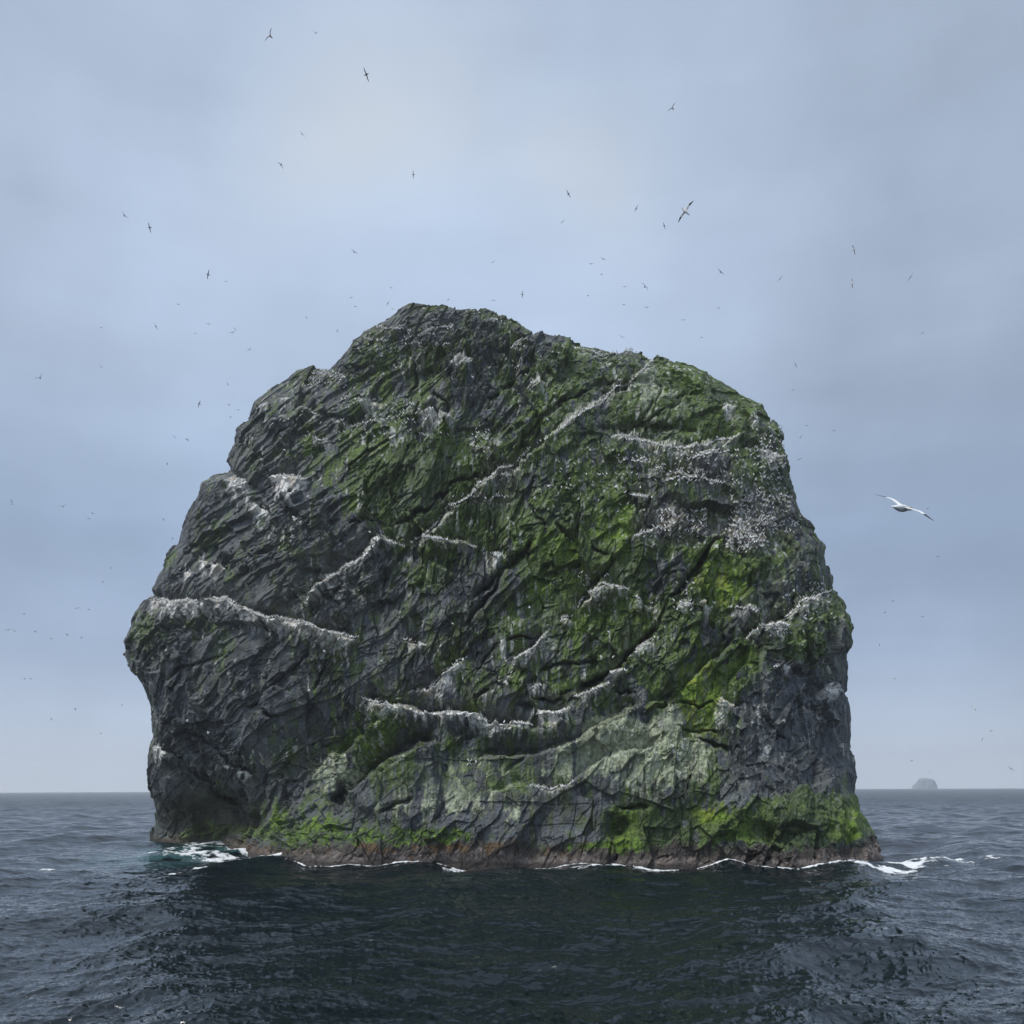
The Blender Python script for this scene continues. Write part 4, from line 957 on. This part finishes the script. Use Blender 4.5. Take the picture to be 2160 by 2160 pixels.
G_FLY = 'seabirds circling round the stack'
FLY = [
 # x, y, length, wing angle, tilt, head, pose, label
 (571, 77, 27, 60, 55, 1, 'kv', 'dark gannet flapping at the very top of the sky, one wing raised'),
 (665, 70, 9, -15, 60, 1, 'kv', 'tiny dark bird just right of the topmost flapping gannet'),
 (773, 157, 25, -65, 45, 1, 'km', 'dark gannet banking above the pale bright patch of cloud'),
 (637, 283, 14, -38, 70, 1, 'kg', 'thin dark bird sloping down to the right in the upper left sky'),
 (593, 347, 15, -40, 45, 1, 'kv', 'dark gannet pointing left below the thin sloping bird'),
 (872, 368, 13, 90, 30, 1, 'kg', 'small dark bird with wings upright below the bright cloud patch'),
 (262, 455, 16, 140, 60, 1, 'kv', 'dark bird with one raised wing high at the far left'),
 (316, 480, 17, -75, 30, -1, 'kg', 'dark bird banked nearly upright beside the raised-wing bird at far left'),
 (747, 532, 16, -28, 60, 1, 'km', 'dark gannet gliding down to the right, above and left of the summit'),
 (1040, 553, 11, 28, 75, 1, 'kg', 'thin faint bird high over the summit, wings rising right'),
 (439, 579, 18, 80, 30, 1, 'km', 'dark gannet banked upright, level with the sky left of the summit'),
 (476, 594, 10, 8, 75, 1, 'kg', 'short flat dark bird just right of the upright banked gannet'),
 (825, 607, 8, -20, 70, 1, 'kg', 'tiny dark bird above the left edge of the summit'),
 (376, 642, 8, 8, 78, 1, 'kg', 'tiny flat bird alone in the sky under the upright banked gannet'),
 (741, 628, 9, 18, 78, 1, 'kg', 'faint thin bird upper left of the summit, higher of a close pair'),
 (750, 647, 8, 15, 75, 1, 'kg', 'faint thin bird upper left of the summit, lower of a close pair'),
 (818, 640, 12, 62, 55, 1, 'kg', 'steeply banked dark bird touching the sky just left of the summit'),
 (828, 652, 10, 0, 82, 1, 'kg', 'flat thin bird skimming just above the left summit rocks'),
 (946, 632, 8, 60, 60, 1, 'kg', 'tiny steep bird directly above the summit'),
 (1041, 634, 12, 0, 82, 1, 'kg', 'faint flat bird right of the summit, close over the ridge'),
 (214, 691, 6, 35, 60, 1, 'kg', 'tiny dark bird alone at the left, level with the summit slope'),
 (329, 689, 12, -60, 50, 1, 'kg', 'dark bird banked steeply down right, left of the flat winged pair'),
 (412, 704, 10, 4, 80, 1, 'kg', 'faint level bird under a darker level bird, left of the summit slope'),
 (440, 684, 12, 5, 72, 1, 'km', 'dark level bird with curved wings, left of the summit slope'),
 (495, 694, 10, -35, 82, 1, 'kg', 'thin bird sloping down right just over a gull-winged one'),
 (491, 702, 15, 25, 68, 1, 'km', 'dark gull-winged bird directly below a thin sloping one'),
 (646, 670, 7, -25, 78, 1, 'kg', 'faint tiny bird midway between left sky and the summit slope'),
 (712, 698, 9, 60, 55, 1, 'kg', 'tiny steep bird close above the upper left slope'),
 (1419, 229, 20, 40, 50, 1, 'kv', 'dark gannet flapping alone high in the right half of the sky'),
 (1199, 409, 16, -60, 40, -1, 'km', 'dark bird banked down to the right above the right ridge'),
 (1342, 440, 13, 60, 40, 1, 'kg', 'small dark bird left of the big long-winged gannet'),
 (1187, 468, 13, 42, 75, 1, 'kg', 'thin bird rising to the right below the banked one over the ridge'),
 (1446, 446, 42, 48, 22, 1, 'g', 'pale-bodied gannet with long dark wings spread, high right of the summit'),
 (1401, 476, 13, -72, 45, 1, 'kg', 'small dark bird just below the long-winged pale-bodied gannet'),
 (1801, 527, 18, -75, 30, 1, 'g', 'bird with upright wings high at right, upper of two alike'),
 (1798, 598, 17, 92, 30, 1, 'g', 'bird with upright wings high at right, lower of two alike'),
 (1520, 574, 15, -45, 50, 1, 'kg', 'dark bird sloping down right, alone above the right ridge end'),
 (1646, 588, 15, 40, 78, 1, 'kg', 'thin bird rising right, between the right ridge and the upright pair'),
 (1921, 585, 16, 50, 78, 1, 'kg', 'faint thin bird in the upper right sky near the picture edge'),
 (1272, 547, 15, -22, 78, 1, 'km', 'dark arched bird, highest of the loose cluster over the right ridge'),
 (1247, 557, 12, -5, 78, 1, 'km', 'flat dark bird beside the arched one over the right ridge'),
 (1269, 579, 5, 0, 75, 1, 'kg', 'dot-like bird under the arched one over the right ridge'),
 (1317, 605, 11, 0, 80, 1, 'kg', 'flat thin bird left of the long sloping one above the ridge'),
 (1360, 605, 20, -48, 75, 1, 'km', 'long thin bird sloping down right above the right ridge'),
 (1241, 624, 5, 0, 80, 1, 'kg', 'dot-like bird above the ridge notch'),
 (1316, 643, 6, 0, 75, 1, 'kg', 'dot-like bird beneath the flat thin bird over the ridge'),
 (1364, 649, 13, 0, 80, 1, 'km', 'flat wide bird directly under the long sloping one'),
 (1102, 621, 13, 90, 30, 1, 'kg', 'dark cross-shaped bird with upright wings above the summit right end'),
 (1516, 650, 7, 30, 75, 1, 'kg', 'tiny bird under the dark sloping bird at the right ridge end'),
 (1441, 675, 11, 4, 78, 1, 'kg', 'flat dark bird above the highest knob of the right ridge'),
 (1312, 711, 12, -25, 80, 1, 'kg', 'faint bird skimming low over the middle of the right ridge'),
 (1480, 712, 6, 0, 80, 1, 'kg', 'faint dot-like bird low over the right end of the ridge'),
 (1946, 703, 7, 35, 70, 1, 'kg', 'tiny bird alone in the right sky above the large white gannet'),
 (85, 798, 21, 42, 76, 1, 'kv', 'wide thin bird with bent wings at the far left edge of the sky'),
 (213, 774, 9, -55, 80, 1, 'kg', 'very faint bird right of the bent-winged one at far left'),
 (527, 738, 12, 38, 60, 1, 'kv', 'dark bird with one wing up, left of the upper left slope'),
 (480, 810, 8, -65, 70, 1, 'kg', 'faint steep bird midway up the left side of the sky'),
 (420, 852, 15, 72, 35, 1, 'km', 'dark gannet banked upright, left of the upper left cliff'),
 (483, 854, 7, 8, 75, 1, 'kg', 'short dark bird close to the upper left cliff'),
 (503, 865, 9, 0, 84, 1, 'kg', 'very faint flat bird nearest the upper left cliff'),
 (486, 880, 5, -35, 80, 1, 'kg', 'very faint speck of a bird below the flat one near the cliff'),
 (368, 922, 11, -40, 82, 1, 'kg', 'faint sloping bird left of the cross-shaped one by the cliff'),
 (395, 927, 11, -30, 40, 1, 'kv', 'dark cross-shaped bird left of the cliff notch'),
 (353, 978, 6, 90, 45, 1, 'kg', 'tiny upright bird level with the cliff notch'),
 (24, 1057, 8, -65, 60, 1, 'kg', 'small steep bird at the left picture edge, upper of two'),
 (24, 1065, 11, 0, 80, 1, 'kv', 'flat small bird at the left picture edge, lower of two'),
 (133, 1069, 16, 22, 80, 1, 'kv', 'thin bird with wings in a wide V at the left'),
 (195, 1083, 4, 0, 60, 1, 'kg', 'dark speck of a bird right of the wide V-winged one'),
 (187, 1094, 10, 0, 84, 1, 'kg', 'faint flat bird below the dark speck at left'),
 (345, 1096, 6, -45, 60, 1, 'kg', 'tiny bird close to the left cliff shoulder'),
 (364, 1136, 6, 80, 65, 1, 'kg', 'tiny upright bird almost touching the left cliff shoulder'),
 (234, 1198, 6, -35, 80, 1, 'kg', 'faint speck of a bird left of the cliff above the pale ledge'),
 (217, 1228, 8, 20, 82, 1, 'kv', 'faint V-winged bird left of the pale long ledge'),
 (163, 1283, 12, 25, 75, 1, 'kg', 'thin dark bird rising right, left of the cliff nose'),
 (188, 1286, 7, 0, 82, 1, 'km', 'faint arched bird right of the thin rising one near the nose'),
 (51, 1295, 6, 20, 70, 1, 'km', 'tiny arched bird near the left picture edge'),
 (17, 1329, 14, 18, 75, 1, 'kg', 'dark thin bird at the left picture edge, lowest long-winged one'),
 (30, 1331, 8, -35, 82, 1, 'km', 'faint arched bird touching the long-winged one at left edge'),
 (74, 1333, 6, 10, 82, 1, 'kv', 'faint tiny V-shaped bird low at the left'),
 (107, 1348, 9, 0, 84, 1, 'kv', 'faint flat V-winged bird low at the left'),
 (142, 1339, 5, -60, 50, 1, 'kv', 'tiny dark Y-shaped bird left of the cliff nose'),
 (172, 1345, 6, 65, 50, 1, 'kg', 'tiny steep dark bird nearest the left cliff nose'),
 (52, 1432, 6, 0, 82, 1, 'kg', 'faint flat speck low at the left, left one of two'),
 (65, 1432, 6, 0, 82, 1, 'kg', 'faint flat speck low at the left, right one of two'),
 (160, 1496, 5, -50, 50, 1, 'kv', 'tiny Y-shaped bird low over the left horizon'),
 (108, 1517, 7, -60, 65, 1, 'kg', 'tiny steep bird low over the left horizon'),
 (213, 1547, 5, 40, 60, 1, 'kg', 'dark speck of a bird, lowest over the left horizon'),
 (257, 1487, 5, 80, 65, 1, 'kg', 'tiny upright bird close beside the left undercut cliff'),
 (1678, 770, 12, -68, 60, 1, 'kg', 'steep dark bird just off the right cliff top'),
 (1673, 823, 10, 35, 82, 1, 'kg', 'faint thin bird below the steep one off the right cliff top'),
 (1644, 897, 8, -10, 82, 1, 'kg', 'faint bird almost touching the upper right cliff edge'),
 (1702, 898, 9, -5, 75, 1, 'km', 'arched bird off the upper right cliff, left of a larger arched one'),
 (1758, 909, 12, -25, 72, 1, 'km', 'larger dark arched bird off the upper right cliff'),
 (1689, 923, 12, 35, 78, 1, 'kv', 'V-winged bird off the right cliff below two arched ones'),
 (1687, 969, 14, 22, 80, 1, 'kg', 'thin bird rising right, lowest off the upper right cliff'),
 (1957, 1073, 4, 10, 75, 1, 'kg', 'dark speck of a bird right of the large white gannet'),
 (1978, 1174, 5, 0, 75, 1, 'kg', 'dark speck of a bird below the large white gannet'),
 (1884, 1268, 6, 25, 84, 1, 'kg', 'very faint speck right of the bulging right cliff edge'),
 (1867, 1292, 6, 30, 84, 1, 'kg', 'very faint streak of a bird closest to the bulging right edge'),
 (1946, 1301, 9, 12, 82, 1, 'kg', 'faint flat bird out from the right bulge, darkest there'),
 (1855, 1360, 5, 90, 70, 1, 'kg', 'faint upright speck beside the right bulge underside'),
 (1887, 1432, 8, 20, 84, 1, 'kg', 'faint rising bird in the mid right sky above the haze band'),
 (2054, 1494, 12, -55, 25, 1, 'g', 'white bird with black wingtips low in the right sky'),
 (2091, 1542, 8, -5, 80, 1, 'km', 'tiny arched bird low at right, under the white one'),
 (2072, 1559, 5, 90, 65, 1, 'kg', 'tiny upright bird low at right, left of the arched one'),
 (1923, 1605, 8, 12, 75, 1, 'kg', 'tiny dark bird above and left of the hazy islet'),
 (1961, 1628, 8, -25, 40, 1, 'g', 'tiny white bird directly above the hazy islet'),
 (2132, 1622, 16, -38, 74, 1, 'km', 'dark gull-winged bird low over the right horizon'),
]
for x, y, L_, a_, t_l, hd, key, lab in FLY:
    kw = {}
    Dn = 1.8 * F / L_
    yw = 0
    if Dn > 330:
        yw = math.degrees(math.acos(max(.35, 330 / Dn))); Dn = 1.8 * F * math.cos(math.radians(yw)) / L_
    bird('flying_gannet' if not key.startswith('k') else 'flying_seabird', key, x, y, L_, a_, t_l, hd, lab, G_FLY, yaw=yw)
# white birds flying in front of the cliff
CLIFFB = [('D', 1190, 468, 8, 0, 70, 'v', 'white gannet in flight before the grey cliff under the long left ledge, right one'),
 ('D', 1103, 689, 11, -5, 80, 'v', 'white gannet with level wings flying before the bare grey cliff centre left'),
 ('D', 532, 928, 8, -30, 50, 'v', 'white gannet flying before the lower left dark cliff'),
 ('D', 1515, 520, 7, 5, 78, 'g', 'small white gannet flying before the dark rock left of the green faces'),
 ('D', 415, 862, 6, 30, 50, 'v', 'white gannet flying above the diagonal crack of the left cliff'),
 ('A', 1097, 1202, 8, -5, 65, 'v', 'white gannet flying below the upper left whitewashed shelf'),
 ('A', 1448, 1402, 9, 0, 65, 'm', 'white gannet flying above the green ridge left of centre'),
 ('A', 965, 937, 8, -5, 70, 'g', 'white gannet flying before the upper left grey slab'),
 ('E', 415, 310, 7, -5, 65, 'g', 'white gannet flying before the dark centre rock'),
 ('E', 1297, 357, 8, -10, 65, 'm', 'white gannet flying before the green wall right of centre'),
 ('E', 1325, 495, 9, 62, 55, 'g', 'white gannet banked steeply before the rock under the green wall'),
 ('E', 850, 220, 7, 20, 65, 'v', 'white gannet flying before the moss left of the raking ledge'),
 ('C', 573, 597, 8, 0, 25, 'g', 'white gannet flying over the high shelf, spread like a cross'),
 ('B', 683, 765, 8, 5, 65, 'm', 'white gannet flying before the dark upper centre rock'),
 ('B', 260, 525, 8, -10, 60, 'g', 'white gannet flying below the whitewashed summit ledge')]
for c, u, v, L_, a_, t_l, key, lab in CLIFFB:
    x = OR[c][0] + u * .37267; y = OR[c][1] + v * .37267
    bird('flying_gannet', key, x, y, L_, a_, t_l, 1, lab, 'white gannets flying in front of the cliff', yaw=math.degrees(math.acos(min(1, L_ / (1.8 * F / 196)))), D=196)

# ---- perched gannets
def perched(name):
    """standing gannet, +X forward, feet at z=0"""
    ax = [(-.36, .10, .006, .004), (-.30, .14, .040, .014), (-.20, .20, .070, .060), (-.08, .28, .105, .105), (.03, .37, .115, .12), (.11, .46, .092, .095), (.155, .54, .060, .062), (.175, .61, .046, .048),
          (.20, .665, .048, .050), (.235, .69, .040, .038), (.27, .685, .018, .017), (.33, .665, .010, .010), (.38, .65, .003, .003)]
    V_, Q_ = loft(ax, 8)
    mi = []
    for k in range(len(ax) - 1): mi += [1 if k < 2 else (3 if k > 9 else (2 if k > 6 else 0))] * 8
    for sy in (-.045, .045):      # legs and feet
        s0 = len(V_)
        for (x, z, w) in ((-.02, .25, .022), (0, .04, .014), (.0, 0, .02), (.09, 0, .035)):
            V_ += [(x - w * .4, sy - w, z), (x + w * .4, sy - w, z + .004), (x + w * .4, sy + w, z + .004), (x - w * .4, sy + w, z)]
        for k in range(3):
            for s in range(4):
                Q_.append((s0 + k * 4 + s, s0 + k * 4 + (s + 1) % 4, s0 + k * 4 + 4 + (s + 1) % 4, s0 + k * 4 + 4 + s)); mi.append(1)
    me_ = bpy.data.meshes.new(name); me_.from_pydata(V_, [], Q_)
    for m_ in GM: me_.materials.append(m_)
    me_.polygons.foreach_set('material_index', mi); me_.polygons.foreach_set('use_smooth', [True] * len(mi)); me_.update()
    return me_
PM = perched('perched_gannet')
bpy.context.view_layer.update()
def hit(x, y):
    p = unproj(x, y, 1.0); d = Vector((p[0], p[1], p[2] - HC)); d.normalize()
    ok, loc, nrm_, _ = stack.ray_cast(Vector((0, 0, HC)), d, distance=600)
    return (loc, nrm_) if ok else (None, None)
WARPP = np.c_[FX, FY]
def ledge_spots(P, n, below=.6, jit=2.0):
    L = np.r_[0, np.cumsum(np.hypot(*np.diff(P, axis=0).T))]
    out = []
    for i in range(n):
        t = L[-1] * (i + random.uniform(.1, .9)) / n
        x = np.interp(t, L, P[:, 0]); y = np.interp(t, L, P[:, 1])
        # undo the wobble given to the ledge line
        wx = (fbm(np.array([[x, y, 0]]) / 26 + 3, 3)[0] - .5) * 14; wy = (fbm(np.array([[x, y, 0]]) / 22 + 31, 3)[0] - .5) * 12
        out.append((x - wx + random.uniform(-.5, .5), y - wy + below + random.uniform(-1, jit)))
    return out
AREAS = [  # name, crop, u0,u1,v0,v1, count
 ('slope_west', 'B', 1200, 1580, 1290, 1440, 130), ('slope_east', 'B', 1690, 1932, 1340, 1500, 120), ('slope_up', 'C', 640, 1000, 910, 1060, 140), ('slope_edge', 'C', 780, 1040, 1060, 1140, 70),
 ('bands', 'B', 1290, 1690, 1030, 1140, 70), ('bands_up', 'B', 1340, 1760, 930, 1010, 50), ('bands_left', 'B', 1010, 1240, 960, 1010, 30), ('left_cap', 'A', 1100, 1330, 500, 590, 40),
 ('midtop', 'A', 1600, 1740, 670, 780, 24), ('midslope', 'B', 260, 380, 830, 960, 34), ('edge_high', 'C', 780, 960, 600, 900, 60), ('slab_row', 'B', 150, 490, 1195, 1220, 26), ('right_patch', 'F', 800, 990, 320, 380, 30), ('grey_scatter', 'A', 1060, 1700, 600, 900, 40),
 ('green_scatter', 'B', 560, 1240, 940, 1300, 60), ('east_fall', 'C', 640, 780, 1130, 1260, 40), ('nose_left', 'C', 1090, 1170, 1430, 1480, 12), ('summit', 'A', 1420, 1932, 240, 380, 50), ('left_mid', 'A', 1240, 1932, 640, 900, 90), ('topmid', 'B', 300, 800, 360, 560, 30), ('right_edge', 'C', 760, 960, 560, 760, 50), ('east_mid', 'C', 640, 1000, 760, 900, 50), ('low_right', 'F', 940, 1220, 130, 290, 40), ('triangle_foot', 'F', 300, 440, 90, 260, 18), ('rake_patch', 'E', 1130, 1200, 40, 150, 12)]
GROUPED = {'left': ('gannet on the long pale left ledge', 'gannets on the long pale left ledge'),
 'mid_long': ('gannet on the long low central ledge', 'gannets on the long low central ledge'),
 'mid_step': ('gannet on the short whitewashed central step', 'gannets on the short whitewashed step'),
 'mid_upper': ('gannet on the rising ledge beyond the whitewashed step', 'gannets on the ledge beyond the step'),
 'mound_ledge': ('tiny gannet on the curved ledge of the pale mound', 'gannets on the curved mound ledge'),
 'crack_side': ('gannet on the brown spur by the diagonal crack', 'gannets beside the great crack')}
stuffV, stuffQ, stuffM = [], [], []
pv = np.array([v.co[:] for v in PM.vertices]); pq = np.array([p.vertices[:] for p in PM.polygons]); pmi = np.array([p.material_index for p in PM.polygons])
voff = 0
nind = 0
def place(x, y, grp):
    global voff, nind
    loc, nn = hit(x, y)
    if loc is None or loc.z < 12: return
    if nn.z < -.35: return
    rz = random.uniform(0, 2 * math.pi) if random.random() < .3 else random.choice((0, math.pi)) + random.uniform(-.6, .6)
    s = random.uniform(1.25, 1.5)
    # stand at the lip: a touch out from the face
    base_ = loc + Vector((random.uniform(-.1, .1), -.5, -.05))
    if grp:
        o_ = bpy.data.objects.new('perched_gannet', PM); COL.objects.link(o_)
        o_.location = base_; o_.rotation_euler = (0, 0, rz); o_.scale = (s, s, s)
        tag(o_, grp[0], 'seabird', grp[1]); nind += 1
    else:
        c, sn = math.cos(rz), math.sin(rz)
        v = pv * s
        stuffV.append(np.c_[v[:, 0] * c - v[:, 1] * sn + base_.x, v[:, 0] * sn + v[:, 1] * c + base_.y, v[:, 2] + base_.z])
        stuffQ.append(pq + voff); stuffM.append(pmi); voff += len(pv)
SEG = {
 'left': ['near its left tip by the cliff edge', 'on its level stretch left of the hump', 'on the hump', 'just right of the hump where it dips', 'on its broad whitewashed middle', 'on its descending right part', 'at its lower right tip'],
 'mid_long': ['at its upper left tip', 'on its first downhill part', 'left of its middle', 'at its middle', 'right of its middle', 'near its right end above the brown streaks'],
 'mid_step': ['at its left end', 'at its raised right end'], 'mid_upper': ['at its lower left end', 'at its upper right end'],
 'mound_ledge': ['at its left end', 'in its dip', 'at its right upturned end'], 'crack_side': ['at its foot', 'at its top']}
def seglab(nm, x, P):
    g = GROUPED.get(nm)
    if not g: return None
    L_ = SEG[nm]; t = (x - P[0, 0]) / (P[-1, 0] - P[0, 0]); w = L_[int(min(max(t, 0), .999) * len(L_))]
    return (g[0] + ', ' + w, g[1] + ', ' + w)
for nm, (P, dens) in LED_PTS.items():
    L = np.hypot(*np.diff(P, axis=0).T).sum()
    n = int(L / 100 * dens * (1.0 if nm in GROUPED else 1.35))
    if n:
        for (x, y) in ledge_spots(P, n): place(x, y, seglab(nm, x, P))
for nm, c, u0, u1, v0, v1, n in AREAS:
    for i in range(int(n * 1.35)):
        u = random.uniform(u0, u1); v = random.uniform(v0, v1)
        if random.random() < .6: v = v0 + (v1 - v0) * (round((v - v0) / (v1 - v0) * 5) / 5) + math.sin(u / 17) * 6 + random.uniform(-3, 3)
        place(OR[c][0] + u * .37267, OR[c][1] + v * .37267, None)
for i, (u, v) in enumerate(((505, 1092), (520, 1095), (528, 1088), (502, 1118), (515, 1115), (550, 1100))):
    place(800 + u * .37267, 1200 + v * .37267, ('white gannet resting in the small cluster on the grassy mound', 'gannets resting on the grassy mound'))
print('individual perched', nind, 'stuff', len(stuffV))
qs = np.vstack(stuffQ)
cm = mesh_np('gannet_colony', np.vstack(stuffV), qs)
for m_ in GM: cm.materials.append(m_)
cm.polygons.foreach_set('material_index', np.concatenate(stuffM).astype(np.int32))
tag(link('gannet_colony', cm), 'hundreds of tiny white gannets crowding the upper ledges and right slopes', 'seabird colony', kind='stuff')

# ------------------------------------------------------------------ haze
HZ = 340.0
x0, x1, y0, y1, z0, z1 = -10200, 10200, -10200, 10200, -70, HZ
hv = [(x0, y0, z0), (x1, y0, z0), (x1, y1, z0), (x0, y1, z0), (x0, y0, z1), (x1, y0, z1), (x1, y1, z1), (x0, y1, z1)]
hm = bpy.data.meshes.new('haze'); hm.from_pydata(hv, [], [(3, 2, 1, 0), (4, 5, 6, 7), (0, 1, 5, 4), (1, 2, 6, 5), (2, 3, 7, 6), (3, 0, 4, 7)]); hm.update()
hz = link('haze', hm); tag(hz, 'pale sea haze fading the horizon and the far islet', kind='stuff')
m = bpy.data.materials.new('haze_air'); m.use_nodes = True; m.node_tree.nodes.clear()
ho = m.node_tree.nodes.new('ShaderNodeOutputMaterial'); pvn = m.node_tree.nodes.new('ShaderNodeVolumePrincipled')
pvn.inputs['Color'].default_value = (.97, .985, 1.0, 1); pvn.inputs['Density'].default_value = 0.00009; pvn.inputs['Anisotropy'].default_value = 0.2
m.node_tree.links.new(pvn.outputs[0], ho.inputs['Volume'])
hm.materials.append(m)
